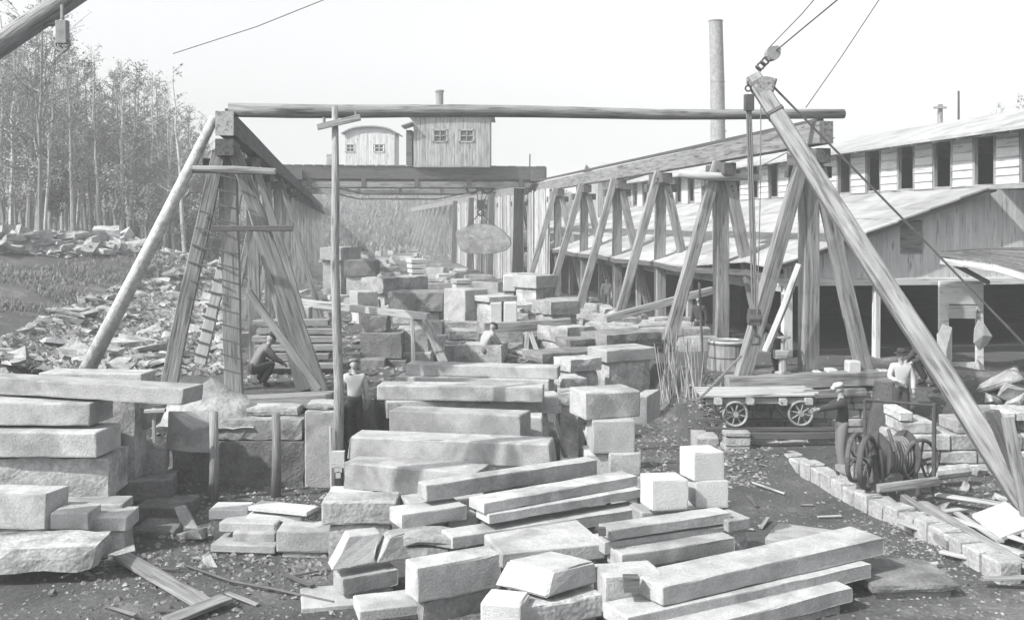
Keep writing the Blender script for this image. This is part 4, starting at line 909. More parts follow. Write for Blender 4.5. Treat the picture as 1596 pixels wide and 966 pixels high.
m = MB(); m.beam(P(755, 512, 29.5), P(888, 504, 30), .3, .32, seg=4); tag(m.build('long_beam', 'timber'), 'long squared timber on legs in the right middle yard', 'timber')
for x0_, x1_, lb_ in ((822, 820, 'left leg'), (826, 838, 'right splayed leg')):
    m = MB(); m.beam(P(x0_, 518, 29.4), P(x1_, 552, 29.0), .14, .1, up=(0, 1, 0)); tag(m.build('prop_leg', 'timber'), lb_+' propping the long squared timber', 'prop')
m = MB(); m.beam(P(945, 497, 29.9), P(1110, 452, 30.3), .2, .22, seg=4); tag(m.build('sloping_timber', 'timber'), 'sloping timber rail nailed between the second and third bents', 'timber')
m = MB(); m.tube([P(1090, 440, 24.6), P(1096, 580, 24.4)], .035, sides=6); tag(m.build('iron_rod', 'iron'), 'thin iron rod standing upright left of the vat', 'rod')
slab((985, 618), (1008, 618), 19.9, 44, .9, 'pale slab tilted on edge behind the pillar stack', 'stone', .006, skew=.4)
# round vat
vt = empty('round_vat', P(1134, 620, 25), 'large round dark vat beside the foot of the nearest bent', 'vat')
c0 = P(1134, 530, 25); c0.z = gz(c0.x, c0.y)-.1; ct = P(1134, 532, 25)
m = MB(); m.tube([c0, ct], [.52, .48], sides=26); m.build('body', 'timber', vt)
for f_ in (.15, .55, .95):
    m = MB(); m.ring(c0.lerp(ct, f_), (0, 0, 1), .515-.03*f_, .018, n=26); m.build('hoop', 'iron', vt)
m = MB(); m.ring(ct, (0, 0, 1), .46, .04, n=26); m.build('rim', 'palewood', vt)
# pump with handwheel
pm = empty('hand_pump', P(1220, 582, 23.6), 'small cast pump with a handwheel on the sill behind the nearest bent', 'pump')
m = MB(); a = P(1220, 582, 23.6); a.z = 1.58; m.tube([a, a+Vector((0, 0, .1)), a+Vector((0, 0, .12)), a+Vector((0, 0, .5))], [.2, .2, .1, .09], sides=12); m.beam(a+Vector((-.2, 0, .52)), a+Vector((.2, 0, .52)), .24, .2); m.tube([a+Vector((0, 0, .6)), a+Vector((0, 0, .95))], .05, sides=8); m.build('body', 'boards', pm)
m = MB(); m.ring(a+Vector((0, 0, .92)), (0, 0, 1), .16, .025, n=18); m.beam(a+Vector((-.16, 0, .92)), a+Vector((.16, 0, .92)), .03, .03); m.build('handwheel', 'greyiron', pm)
for i_, (x_, y_, wp, hp, lb_) in enumerate(((1290, 568, 16, 14, 'small pale block on the sill left of the rear leg'), (1270, 574, 12, 10, 'tiny pale block on the sill beside the post'), (1322, 560, 20, 26, 'pale upright offcut on the sill beside the rear leg'), (1372, 575, 16, 12, 'round pale lump at the right end of the sill'))):
    a = P(x_, y_, 23.4); t4, b4 = boxpts(a.x, a.x+wp*.015, 23.4, 23.7, 1.56, 1.56+hp*.0151); mb = MB(); mb.block(t4, b4, rough=.01, res=.1); tag(mb.build('offcut', 'pale'), lb_, 'offcut')
# bundle of sticks
random.seed(5); m = MB()
for k in range(30):
    x_ = random.uniform(1030, 1092); p = hit(x_, random.uniform(600, 632)); q = p+Vector((random.uniform(-.22, .2), random.uniform(-.1, .4), random.uniform(.8, 1.7))); m.tube([p, q], [random.uniform(.012, .03), .01], sides=5, tone=random.uniform(.7, 1.6))
tag(m.build('stick_pile', 'timber'), 'pile of thin upright sticks and laths between the pillar stack and the vat', 'sticks', kind='stuff')

# ------------------------------------------------------------------ flat cart on its rails
ct_ = empty('flat_cart', P(1190, 668, 22), 'flat plank cart on four spoked iron wheels beside the sill wall', 'cart')
def wheel(name, c, ax, R, r, spokes, parent, mm, hub=.06):
    m = MB(); m.ring(c, ax, R-r, r, n=32, sides=8, sq=1.6); ax = Vector(ax).normalized(); x = ax.cross(Vector((0, 0, 1))).normalized(); y = ax.cross(x); c = Vector(c); ph = random.random()
    for k in range(spokes):
        a_ = 2*math.pi*(k+ph)/spokes; d_ = x*math.cos(a_)+y*math.sin(a_); m.tube([c+d_*hub*.6, c+d_*(R-r)], [r*.75, r*.55], sides=6)
    m.tube([c-ax*r*2.6, c+ax*r*2.6], hub, sides=12); return m.build(name, mm, parent)
for yy in (21.95, 22.95):
    for x_, y_ in ((1146, 645), (1248, 644)): c = P(x_, y_, 21.95); c.y = yy; wheel('wheel', c, (0, 1, 0), .29, .03, 8, ct_, 'greyiron')
for x_ in (1146, 1248): a = P(x_, 645, 21.95); m = MB(); m.tube([a, Vector((a.x, 22.95, a.z))], .035); m.build('axle', 'iron', ct_)
a = P(1096, 618, 21.9); b = P(1276, 616, 21.9); m = MB()
for k in range(4): m.beam(a+Vector((0, .16+.28*k, 0)), b+Vector((random.uniform(-.1, .1), .16+.28*k, 0)), .27, .06)
m.build('deck', 'palewood', ct_)
for yy in (22.05, 22.85): m = MB(); m.beam(Vector((a.x+.1, yy, a.z-.13)), Vector((b.x-.2, yy, b.z-.13)), .1, .14); m.build('side_sill', 'timber', ct_)
for x_ in (1120, 1170, 1222, 1262): q = P(x_, 626, 21.85); m = MB(); m.beam(q, q+Vector((0, 1.2, 0)), .16, .14); m.build('bolster', 'palewood', ct_)
for yy, lb_ in ((21.95, 'nearer iron rail under the flat cart'), (22.95, 'farther iron rail under the flat cart')):
    m = MB(); q = P(1100, 645, 21.95); m.beam(Vector((q.x, yy, .66)), Vector((q.x+3.0, yy, .66)), .07, .09, seg=3); m.beam(Vector((q.x+.3, yy, .53)), Vector((q.x+2.9, yy, .53)), .16, .15, seg=3) if yy < 22.5 else None; tag(m.build('cart_rail', 'darkwood'), lb_, 'rail')
for i_, x_ in enumerate((1100, 1272)):
    q = P(x_, 690, 22.3); t4, b4 = boxpts(q.x-.2, q.x+.3, 22.2, 23.1, gz(q.x, q.y)-.1, .4); mb = MB(); mb.block(t4, b4, rough=.02); tag(mb.build('stone_block', 'masonry'), ('left', 'right')[i_]+' stone bearer under the cart rails', 'stone block')

# ------------------------------------------------------------------ winch
wn = empty('hand_winch', P(1385, 765, 18.6), 'dark iron hand winch with two big spoked wheels and a rope drum', 'winch')
A_ = Vector((.86, .5, 0)).normalized()
c1 = P(1352, 714, 18.2); c2 = P(1434, 724, 18.5); cz = (c1.z+c2.z)/2+.02
c1.z = cz-.0; c2.z = cz-.05
ax1 = Vector((.8, -.6, 0)).normalized()
wheel('large_wheel', c1, ax1, .50, .035, 6, wn, 'iron', .08); wheel('large_wheel', c1+ax1*-.28+Vector((.12, .2, .0)), ax1, .46, .03, 6, wn, 'iron', .08)
wheel('flywheel', c2, (.35, -.94, 0), .43, .035, 5, wn, 'iron', .07)
d0 = c1+Vector((.3, .35, .05)); d1 = d0+Vector((.62, .15, 0)); m = MB(); m.tube([d0, d0+(d1-d0)*.05, d0+(d1-d0)*.06, d0+(d1-d0)*.94, d0+(d1-d0)*.95, d1], [.44, .44, .3, .3, .44, .44], sides=24); m.build('drum', 'iron', wn)
m = MB()
for k in range(9): p = d0+(d1-d0)*(.12+.09*k); m.ring(p, d1-d0, .315, .022, n=24)
m.build('rope_coil', 'rope', wn)
m = MB(); m.tube([c1-Vector((.1, 0, 0)), d0, d1, c2], .045); m.build('shaft', 'iron', wn)
for q in (d0-Vector((.08, 0, 0)), d1+Vector((.08, 0, 0))):
    g0 = gz(q.x, q.y)
    for s in (-.4, .4): m = MB(); m.beam(Vector((q.x, q.y+s, g0+.1)), q, .08, .1); m.build('frame_leg', 'iron', wn)
    m = MB(); m.beam(Vector((q.x, q.y-.8, g0+.08)), Vector((q.x, q.y+.8, g0+.08)), .14, .14); m.build('base_beam', 'timber', wn)
m = MB(); m.beam(c1+Vector((.1, -.25, -.42)), c2+Vector((.2, -.3, -.3)), .12, .14); m.build('cross_beam', 'timber', wn)
m = MB(); m.tube([P(1455, 766, 18.3), P(1456, 628, 18.3)], .04, sides=7); m.tube([P(1348, 623, 18.3), P(1456, 632, 18.3)], .028, sides=7); m.tube([P(1348, 700, 18.3), P(1348, 623, 18.3)], .028, sides=7); m.build('pipe_frame', 'iron', wn)
m = MB(); m.beam(P(1395, 704, 18.1), P(1385, 668, 18.3), .05, .06); m.beam(P(1372, 700, 18.2), P(1378, 775, 18.2), .05, .05); m.build('brake_lever', 'iron', wn)
for a_, b_, lb_ in (((1402, 772), (1520, 848), 'upper skid timber running right from the winch'), ((1380, 778), (1480, 850), 'lower skid timber running right from the winch')):
    a = G(a_[0], a_[1], .22); b = G(b_[0], b_[1], .15); m = MB(); m.beam(a, b, .12, .14); tag(m.build('skid_timber', 'timber'), lb_, 'timber')
slab((1300, 722), (1330, 735), 19.3, 10, .6, 'pale flat stone under the feet of the man at the winch', 'rough', .02, .02, u=1)
slab((1395, 762), (1420, 762), 20.0, 16, .5, 'white lump against the rubble wall behind the winch', 'pale', .03, .03, u=1)
m = MB(); m.tube([P(1455, 738, 19.6), P(1508, 732, 19.8)], .13, sides=10); tag(m.build('short_log', 'birch'), 'short pale log lying behind the winch flywheel', 'log')

# ------------------------------------------------------------------ rubble, chips, brush
random.seed(21)
def rock_mesh(k):
    mb = MB(); L, W_, h = random.choice([(1, .7, .3), (1, .5, .25), (1, .8, .5), (1, .6, .45), (1, .9, .22)]); j = lambda: random.uniform(-.16, .16)
    T = [Vector((-L/2+j(), -W_/2+j(), h+j()*.5)), Vector((L/2+j(), -W_/2+j(), h+j()*.5)), Vector((L/2+j(), W_/2+j(), h+j()*.5)), Vector((-L/2+j(), W_/2+j(), h+j()*.5))]
    B_ = [Vector((v.x+j(), v.y+j(), 0)) for v in T]; mb.block(T, B_, res=.25, rough=.035, chip=.03, maxn=4); o = mb.build('rubble_stone', 'rough', base=Vector((0, 0, .05))); return o
protos = [rock_mesh(k) for k in range(9)]
def scatter(n, zone, size, label, group, jz=.0, tiltmax=.5):
    c = 0; tries = 0
    while c < n and tries < n*20:
        tries += 1; px_, py_ = zone(); p = hit(px_, py_)
        if p is None: continue
        src = random.choice(protos); o = src.copy(); COL.objects.link(o); s_ = size(p)*random.uniform(.6, 1.35)
        o.location = p+Vector((0, 0, random.uniform(-.06, jz))); o.rotation_euler = (random.uniform(-tiltmax, tiltmax), random.uniform(-tiltmax, tiltmax), random.uniform(0, 6.28)); o.scale = (s_, s_*random.uniform(.7, 1), s_*random.uniform(.7, 1.1)); tag(o, label, 'rubble stone', group); c += 1
def z1():
    t = random.random(); py_ = 440+t*145; lo = max(0, 200-(py_-440)*2.2); return random.uniform(lo, 372-(py_-440)*.15), py_
scatter(120, z1, lambda p: .78, 'quarried rubble stone tumbled on the slope between the left stack and the left bents', 'rubble stones on the near left slope', .12, .3)
def z2(): px_ = random.uniform(-5, 225); return px_, random.uniform(366+abs(px_-110)*.02, 398-abs(px_-110)*.06)
scatter(58, z2, lambda p: 1.35, 'pale rubble stone in the bright heap at the foot of the left woods', 'rubble stones in the bright heap below the woods', .35, .35)
def z3(): return random.uniform(225, 345), random.uniform(378, 432)
scatter(14, z3, lambda p: .9, 'loose stone on the slope right of the bright heap', 'loose stones right of the bright heap', .1)
def z4(): return random.uniform(300, 525), random.uniform(405, 575)
scatter(24, z4, lambda p: .7, 'loose stone lying behind and between the left bents', 'loose stones behind the left bents', .1)
def z5(): y_ = random.uniform(385, 560); return random.uniform(530, 1010 if y_ > 470 else 860), y_
scatter(52, z5, lambda p: .75 if p.y > 40 else .5, 'odd stone lying about in the middle of the open yard', 'odd stones lying about the open yard', .08, .3)
def z6(): return random.uniform(1400, 1596), random.uniform(700, 790)
scatter(13, z6, lambda p: .3, 'small broken stone below the rubble wall at the right', 'broken stones below the rubble wall', .05)
def z7(): return random.uniform(170, 330), random.uniform(700, 880)
scatter(9, z7, lambda p: .5, 'broken stone at the foot of the dark heap beside the left stack', 'broken stones at the foot of the dark heap', .1)
def z8(): return random.uniform(1540, 1640), random.uniform(570, 640)
scatter(7, z8, lambda p: .8, 'stone in the heap before the right bay of the shed', 'stones heaped before the right bay', .5)
for o in protos: bpy.data.objects.remove(o)
# far yard blocks, squared
def far_blocks(n, rng, rngy, label, group, mm):
    for k in range(n):
        y = random.uniform(*rngy); c = random.uniform(*rng); p = RW(c, y, 0); g_ = gz(p.x, p.y); a = random.uniform(-.5, .5); L, W_, h = random.uniform(.5, 1.8), random.uniform(.4, .9), random.uniform(.2, .55)
        dx = Vector((math.cos(a), math.sin(a), 0)); dy = Vector((-dx.y, dx.x, 0)); q = Vector((p.x, p.y, g_+h)); T = [q, q+dx*L, q+dx*L+dy*W_, q+dy*W_]
        mb = MB(); mb.block(T, [v-Vector((0, 0, h+.1)) for v in T], res=.4, rough=.03, chip=.03, maxn=5); tag(mb.build('stone_block', mm), label, 'stone block', group)
far_blocks(60, (-1.0, 8.5), (38, 75), 'squared block standing among many in the hazy middle of the yard', 'squared blocks in the hazy middle of the yard', 'stone')
far_blocks(30, (-1.0, 8.5), (75, 130), 'small far block near the end of the runways', 'small far blocks near the end of the runways', 'rough')
far_blocks(44, (2.2, 9.6), (28, 42), 'small rough block in the crowded near part of the yard', 'small rough blocks crowding the near part of the yard', 'rough')
far_blocks(16, (8.2, 10.6), (30, 50), 'block lying in the shade under the right runway', 'blocks in the shade under the right runway', 'rough')
# boards and sticks stacked behind the left bents
random.seed(4)
for k in range(6):
    a = P(398+random.uniform(-4, 8), 508+k*14, 25.5-.2*k); b = P(520+random.uniform(-8, 6), 510+k*14, 25.5-.2*k); a.z = b.z = gz(a.x, a.y)+1.15-k*.19; m = MB(); m.beam(a, b, .5, .14)
    tag(m.build('stacked_board', 'timber'), ('topmost', 'second', 'third', 'fourth', 'fifth', 'lowest')[k]+' thick board of the stack seen between the left bents', 'board')
# chips
def chips(name, n, zone, size, mm, label):
    V = []; Fc = []; T = []
    for k in range(n):
        px_, py_ = zone(); p = hit(px_, py_)
        if p is None: continue
        s_ = size*random.uniform(.3, 1.6)*(1+p.y*.012); b = len(V); a = random.uniform(0, 6.28); dx = Vector((math.cos(a), math.sin(a), random.uniform(-.3, .3)))*s_; dy = Vector((-math.sin(a), math.cos(a), random.uniform(-.3, .3)))*s_*random.uniform(.4, .9); up = Vector((0, 0, s_*random.uniform(.3, .8)))
        V += [p-dx-dy, p+dx-dy, p+dx*.7+dy, p-dx*.8+dy, p+up+dx*.2, p+up-dx*.3]; Fc += [(b, b+1, b+4, b+5), (b+1, b+2, b+4), (b+2, b+3, b+5, b+4), (b+3, b, b+5)]; T += [random.choice([.5, .7, .9, 1.1, 1.3])]*6
    o = link(name, V, Fc, V, T, mm); tag(o, label, kind='stuff')
chips('stone_chips', 7000, lambda: (random.uniform(-30, 1630), 420+560*random.random()**.8), .022, 'dark', 'small stone chips strewn over the yard')
chips('spall_chips', 2200, lambda: (random.gauss(1470, 70), random.gauss(815, 50)), .024, 'dark', 'pale stone chips round the curb and planks at the lower right')
chips('spall_chips', 1600, lambda: (random.gauss(420, 90), random.gauss(790, 30)), .03, 'dark', 'stone chips before the block wall')
def zr1():
    a = z1(); return a
chips('rubble_heap', 6500, z1, .11, 'dark', 'dense small broken stone covering the near left slope')
chips('rubble_heap', 2600, z2, .17, 'masonry', 'small pale broken stone filling the bright heap below the woods')
chips('rubble_heap', 900, z3, .11, 'rough', 'small broken stone right of the bright heap')
chips('yard_rubble', 3600, lambda: (random.uniform(380, 1010), random.uniform(385, 600)), .055, 'dark', 'small broken stone lying all over the middle yard')
chips('yard_rubble', 1500, lambda: (random.uniform(985, 1200), random.uniform(600, 760)), .035, 'dark', 'dark broken stone over the trodden soil before the cart')
chips('yard_rubble', 900, lambda: (random.uniform(120, 560), random.gauss(865, 40)), .04, 'dark', 'dark broken stone over the soil at the lower left')
random.seed(31)
for k in range(34):
    px_, py_ = random.choice([(random.uniform(60, 520), random.uniform(870, 960)), (random.uniform(1150, 1400), random.uniform(700, 830)), (random.uniform(1400, 1590), random.uniform(770, 930)), (random.uniform(600, 1000), random.uniform(470, 560))])
    p = hit(px_, py_); a_ = random.uniform(0, 6.28); L_ = random.uniform(.2, .8); q = p+Vector((math.cos(a_)*L_, math.sin(a_)*L_, 0)); q.z = gz(q.x, q.y)+random.uniform(.03, .1); p.z += .03
    m = MB(); m.beam(p, q, random.uniform(.03, .1), .025, jit=.004); tag(m.build('scrap_lath', random.choice(['palewood', 'timber', 'darkwood'])), 'short scrap of lath dropped on the ground', 'lath', 'scraps of lath strewn on the ground')
# undergrowth on the hillside: thin blades and twigs
random.seed(9)
V = []; Fc = []; T = []
def blade(p, h, w_, t):
    b = len(V); a = random.uniform(0, 3.14); d_ = Vector((math.cos(a), math.sin(a), 0))*w_; ln = Vector((random.uniform(-.5, .5), random.uniform(-.5, .5), 1))*h
    V.extend([p-d_, p+d_, p+ln*.6+d_*.8, p+ln+Vector((random.uniform(-.1, .1), 0, 0))]); Fc.append((b, b+1, b+2, b+3)); T.extend([t]*4)
for k in range(95000):
    y = 24+56*random.random()**1.1; c = -random.uniform(3.6, 7+y*.62); p = RW(c, y, 0); pz_ = gz(p.x, p.y); qx_ = CX+p.x/y*F; qy_ = HY+(H-pz_)*F/y
    if qy_ > 435 and qx_ > max(0, 200-(qy_-440)*2.2)-10: continue
    if 46 < y < 60 and -34 < p.x < -15 and qy_ < 402: continue
    d0_ = noise.noise(Vector((p.x*.3, p.y*.3, 5)))
    if d0_ < -.12 and y < 60: continue
    p.z = gz(p.x, p.y); h = random.uniform(.1, .4)*(1+.8*max(0, d0_)); h *= 2.2 if (y > 62 and random.random() < .5) else 1
    blade(p, h*.7, .006+.00035*y, random.uniform(.5, 1.7))
for k in range(22000):
    y = random.uniform(120, 200); x = random.uniform(-75, 20); p = Vector((x, y, gz(x, y))); blade(p, random.uniform(.3, 1.4), .16, random.uniform(.7, 1.4))
tag(link('undergrowth', V, Fc, V, T, 'brush'), 'rough brush and dry grass over the hillside', kind='stuff')

# ------------------------------------------------------------------ trees
def tree_parts(seed, hgt, leaf, spread=.16):
    random.seed(seed); tr = MB(); cr = MB(); pts = []; p = Vector((0, 0, 0)); lean = Vector((random.uniform(-.05, .05), random.uniform(-.05, .05), 0)); n = 9
    for i in range(n+1): t = i/n; pts.append(Vector((lean.x*t*hgt+random.uniform(-.07, .07)*t*2, lean.y*t*hgt+random.uniform(-.07, .07)*t*2, hgt*t)))
    r0 = .055+hgt*.0065; tr.tube(pts, [r0*(1-.88*(i/n)) for i in range(n+1)], sides=7, wob=.05)
    ends = []
    for k in range(int(hgt*3.2)):
        t = random.uniform(.28, .98); q = pts[0].lerp(pts[-1], t); i = min(n-1, int(t*n)); q = pts[i].lerp(pts[i+1], t*n-i); a = random.uniform(0, 6.28); L = hgt*spread*random.uniform(.5, 1.2)*(1.25-t); up = random.uniform(.5, 1.4)
        e = q+Vector((math.cos(a), math.sin(a), up)).normalized()*L; mid = q.lerp(e, .5)+Vector((0, 0, -.08*L)); rr = r0*.36*(1.15-t); tr.tube([q, mid, e], [rr, rr*.6, rr*.25], sides=4)
        for j in range(7):
            f = random.uniform(.25, 1); b = q.lerp(e, f); a2 = a+random.uniform(-1.2, 1.2); L2 = L*random.uniform(.2, .55); e2 = b+Vector((math.cos(a2), math.sin(a2), random.uniform(.2, 1.2))).normalized()*L2
            cr.tube([b, e2], [.016, .007], sides=3, tone=random.uniform(.7, 1.3))
            for l in range(leaf):
                c = b.lerp(e2, random.uniform(.3, 1.15))+Vector([random.gauss(0, .13) for _ in range(3)]); s_ = random.uniform(.025, .065); v1 = Vector([random.gauss(0, 1) for _ in range(3)]).normalized()*s_; v2 = v1.orthogonal().normalized()*s_*.8
                cr.add([c-v1, c+v2, c+v1, c-v2], [(0, 1, 2, 3)], [c]*4, random.uniform(.55, 1.9))
    return tr, cr
def make_tree(seed, hgt, leaf, bark, label, group, name='woodland_tree', spread=.16):
    t = empty(name, (0, 0, 0), label, 'tree', group); tr, cr = tree_parts(seed, hgt, leaf, spread); Z = Vector((0, 0, 0))
    tr.build('trunk', bark, t, base=Z); cr.build('crown', 'leaf', t, base=Z); return t
variants = [make_tree(100+k, h_, lf, bk, lb_, 'thin trees of the left woods') for k, (h_, lf, bk, lb_) in enumerate([(13.5, 3, 'bark', 'thin dark-barked woodland tree with sparse leaves in the left woods'), (12.5, 4, 'bark', 'leafier dark-barked tree in the left woods'), (14, 2, 'birch', 'slender pale-barked tree in the left woods'), (11.5, 4, 'bark', 'shorter bushy-topped tree in the left woods'), (13, 1, 'birch', 'nearly bare pale-trunked tree in the left woods'), (12, 3, 'bark', 'straight dark sapling-like tree in the left woods')])]
random.seed(77); placed = 0; first = set()
while placed < 135:
    row = placed % 7; y = 60+row*6+random.uniform(-3, 3); px_ = random.uniform(-40, 335 if row > 2 else 318)
    p = P(px_, 340, y); p.z = gz(p.x, p.y)-.1; vi = random.randrange(6); src = variants[vi]
    o = src if vi not in first else copy_tree(src); first.add(vi)
    o.location = p; o.rotation_euler = (0, 0, random.uniform(0, 6.28)); k_ = random.uniform(.82, 1.12)*(1.0+.0*row)*(1.08-.36*max(0, px_)/335*1.0+.14*row/6); o.scale = (k_*1.15, k_*1.15, k_); placed += 1
# two individually visible trees
big = make_tree(301, 13.5, 3, 'bark', 'big forked tree standing forward of the left woods, behind the hanging block', None, 'forked_tree', .34); p = P(62, 400, 50); p.z = gz(p.x, p.y)-.1; big.location = p
pt = make_tree(302, 8.5, 2, 'birch', 'white-stemmed little tree at the front edge of the left woods', None, 'birch_tree'); p = P(70, 400, 57); p.z = gz(p.x, p.y)-.1; pt.location = p
# shrubs at the foot of the woods: short leafy saplings
shrub = make_tree(401, 4.2, 12, 'bark', 'low bushy sapling at the foot of the left woods', 'low saplings at the foot of the left woods', 'sapling', .3)
random.seed(5); fst = True
for k in range(46):
    y = random.uniform(58, 84); px_ = random.uniform(-20, 420 if y > 70 else 345); p = P(px_, 360, y); p.z = gz(p.x, p.y)-.4
    o = shrub if fst else copy_tree(shrub); fst = False; o.location = p; o.rotation_euler = (0, 0, random.uniform(0, 6.28)); k_ = random.uniform(.7, 1.4); o.scale = (k_*1.3, k_*1.3, k_)
# trees behind the shed and on the far ridge
bt = make_tree(501, 12, 2, 'bark', 'faint bare tree rising behind the shed roof at the far right', 'bare trees behind the shed', 'bare_tree', .22)
for k, (px_, y, s_) in enumerate(((1552, 62, .95), (1600, 60, 1.0), (1520, 72, .75), (1640, 66, 1.1))):
    o = bt if k == 0 else copy_tree(bt); p = P(px_, 340, y); p.z = .9; o.location = p; o.scale = (s_, s_, s_); o.rotation_euler = (0, 0, k*1.9)
rt = make_tree(601, 7, 9, 'bark', 'small bushy tree on the far ridge below the crane bridges', 'bushy trees on the far ridge', 'ridge_tree', .3); random.seed(8)
for k in range(42):
    o = rt if k == 0 else copy_tree(rt); y = random.uniform(130, 195); px_ = random.uniform(470, 700); p = P(px_, 340, y); p.z = gz(p.x, p.y)-.6; o.location = p; s_ = random.uniform(.5, .9)*(1-.4*(px_-470)/230); o.scale = (s_*1.5, s_*1.5, s_); o.rotation_euler = (0, 0, random.uniform(0, 6))

# ------------------------------------------------------------------ people
dg = None
def skinned(name, J, E, R_, m, parent=None, root=0, sub=2):
    me = bpy.data.meshes.new(name); me.from_pydata([tuple(v) for v in J], E, []); o = bpy.data.objects.new(name, me); COL.objects.link(o)
    sk = o.modifiers.new('s', 'SKIN'); sk.use_smooth_shade = True
    for i, r in enumerate(R_): me.skin_vertices[0].data[i].radius = (r, r) if not isinstance(r, tuple) else r
    me.skin_vertices[0].data[root].use_root = True
    sb = o.modifiers.new('b', 'SUBSURF'); sb.levels = sub; sb.render_levels = sub
    me.materials.append(M[m])
    return o
def bake(o):
    d_ = bpy.context.evaluated_depsgraph_get(); d_.update(); ev = o.evaluated_get(d_); return bpy.data.meshes.new_from_object(ev)
BASE = dict(pel=(0, 0, .93), bel=(0, 0, 1.08), che=(0, .01, 1.30), nek=(0, .0, 1.45), nk2=(0, .02, 1.53), hed=(0, .03, 1.62),
            shL=(-.18, 0, 1.40), elL=(-.25, -.03, 1.13), wrL=(-.27, .05, .88), shR=(.18, 0, 1.40), elR=(.25, -.03, 1.13), wrR=(.27, .05, .88),
            hiL=(-.09, 0, .90), knL=(-.11, .03, .49), anL=(-.11, -.02, .09), toL=(-.12, .14, .035), hiR=(.09, 0, .90), knR=(.11, .03, .49), anR=(.11, -.02, .09), toR=(.12, .14, .035))
def person(loc, face, label, pose, top, legs, hat=None, hatm='clothd', s=1.0, skinm='skin', overalls=False):
    """loc: feet; face: heading in degrees (0 looks along +y); pose overrides the joints"""
    K = {k: Vector(v) for k, v in BASE.items()}; K.update({k: Vector(v) for k, v in pose.items() if k != 'look'})
    fd = (K['hed']-K['nek']); look = Vector(pose.get('look', (0, 1, -.1))).normalized()
    # body: one continuous skinned figure, with hands
    n = list(K.keys()); J = [K[k] for k in n]; ix = {k: i for i, k in enumerate(n)}
    rad = dict(pel=.13, bel=.12, che=.135, nek=.07, nk2=.055, hed=.075, shL=.07, elL=.043, wrL=.03, shR=.07, elR=.043, wrR=.03, hiL=.095, knL=.06, anL=.042, toL=.035, hiR=.095, knR=.06, anR=.042, toR=.035)
    E = [(ix[a], ix[b]) for a, b in (('pel', 'bel'), ('bel', 'che'), ('che', 'nek'), ('nek', 'nk2'), ('nk2', 'hed'), ('che', 'shL'), ('shL', 'elL'), ('elL', 'wrL'), ('che', 'shR'), ('shR', 'elR'), ('elR', 'wrR'), ('pel', 'hiL'), ('hiL', 'knL'), ('knL', 'anL'), ('anL', 'toL'), ('pel', 'hiR'), ('hiR', 'knR'), ('knR', 'anR'), ('anR', 'toR'))]
    Rr = [rad[k] for k in n]
    for sd in 'LR':
        w_ = K['wr'+sd]; d_ = (w_-K['el'+sd]).normalized(); side = d_.cross(Vector((0, 1, 0)) if abs(d_.y) < .8 else Vector((1, 0, 0))).normalized(); nr = d_.cross(side)
        J.append(w_+d_*.06); E.append((ix['wr'+sd], len(J)-1)); Rr.append(.034); pm_ = len(J)-1
        for f in range(4):
            o_ = side*(-.03+.02*f); L = (.062, .074, .07, .055)[f]
            J.append(w_+d_*.10+o_); E.append((pm_, len(J)-1)); Rr.append(.0105); J.append(w_+d_*(.10+L*.55)+o_+nr*.012); E.append((len(J)-2, len(J)-1)); Rr.append(.0095); J.append(w_+d_*(.10+L)+o_+nr*.035); E.append((len(J)-2, len(J)-1)); Rr.append(.008)
        J.append(w_+d_*.05-side*.045+nr*.015); E.append((pm_, len(J)-1)); Rr.append(.012); J.append(w_+d_*.09-side*.06+nr*.03); E.append((len(J)-2, len(J)-1)); Rr.append(.0095)
    tmp = skinned('person', J, E, Rr, skinm, root=ix['pel']); me = bake(tmp); bpy.data.objects.remove(tmp)
    body = bpy.data.objects.new('person', me); COL.objects.link(body); me.materials.clear(); me.materials.append(M[skinm])
    # head with brow, nose, chin, ears merged into the body mesh
    hc_ = K['hed']+Vector((0, 0, .03)); lx = look.cross(Vector((0, 0, 1))).normalized(); lz = lx.cross(look)
    import bmesh
    bmx = bmesh.new(); bmx.from_mesh(me)
    ring = []
    for i in range(13):
        th_ = math.pi*i/12; row = []
        for j in range(18):
            ph = 2*math.pi*j/18; x, y_, z_ = math.sin(th_)*math.cos(ph), math.sin(th_)*math.sin(ph), math.cos(th_); r_ = Vector((x*.078, y_*.098, z_*.118))
            if z_ < 0: r_.x *= 1-.28*(-z_); r_.y *= 1-.12*(-z_)+(.08 if y_ > .3 else 0)*(-z_)
            if y_ > .93 and -.35 < z_ < .15: r_.y += .024*(1-abs(z_+.12)*2.5)
            if y_ > .6 and .1 < z_ < .3 and abs(x) < .5: r_.y += .004
            if y_ > .7 and .0 < z_ < .12 and .2 < abs(x) < .6: r_.y -= .008
            if abs(x) > .93 and -.25 < z_ < .2 and abs(y_) < .36: r_.x += math.copysign(.014, x)
            row.append(bmx.verts.new(hc_+lx*r_.x+look*r_.y+lz*r_.z))
        ring.append(row)
    for i in range(12):
        for j in range(18):
            vs = [ring[i][j], ring[i+1][j], ring[i+1][(j+1) % 18], ring[i][(j+1) % 18]]
            try: f = bmx.faces.new(vs); f.smooth = True
            except Exception: pass
    bmx.to_mesh(me); bmx.free(); tag(body, label, 'person')
    body.location = loc; body.rotation_euler = (0, 0, RD(face)); body.scale = (s, s, s)
    def part(nm, keys, edges, radii, m_, root):
        ii = {k: i for i, k in enumerate(keys)}; o = skinned(nm, [K[k] if isinstance(k, str) else k for k in keys], [(ii[a], ii[b]) for a, b in edges], radii, m_, root=ii[root]); mm_ = bake(o); bpy.data.objects.remove(o)
        mm_.materials.clear(); mm_.materials.append(M[m_]); q = bpy.data.objects.new(nm, mm_); COL.objects.link(q); q.parent = body; return q
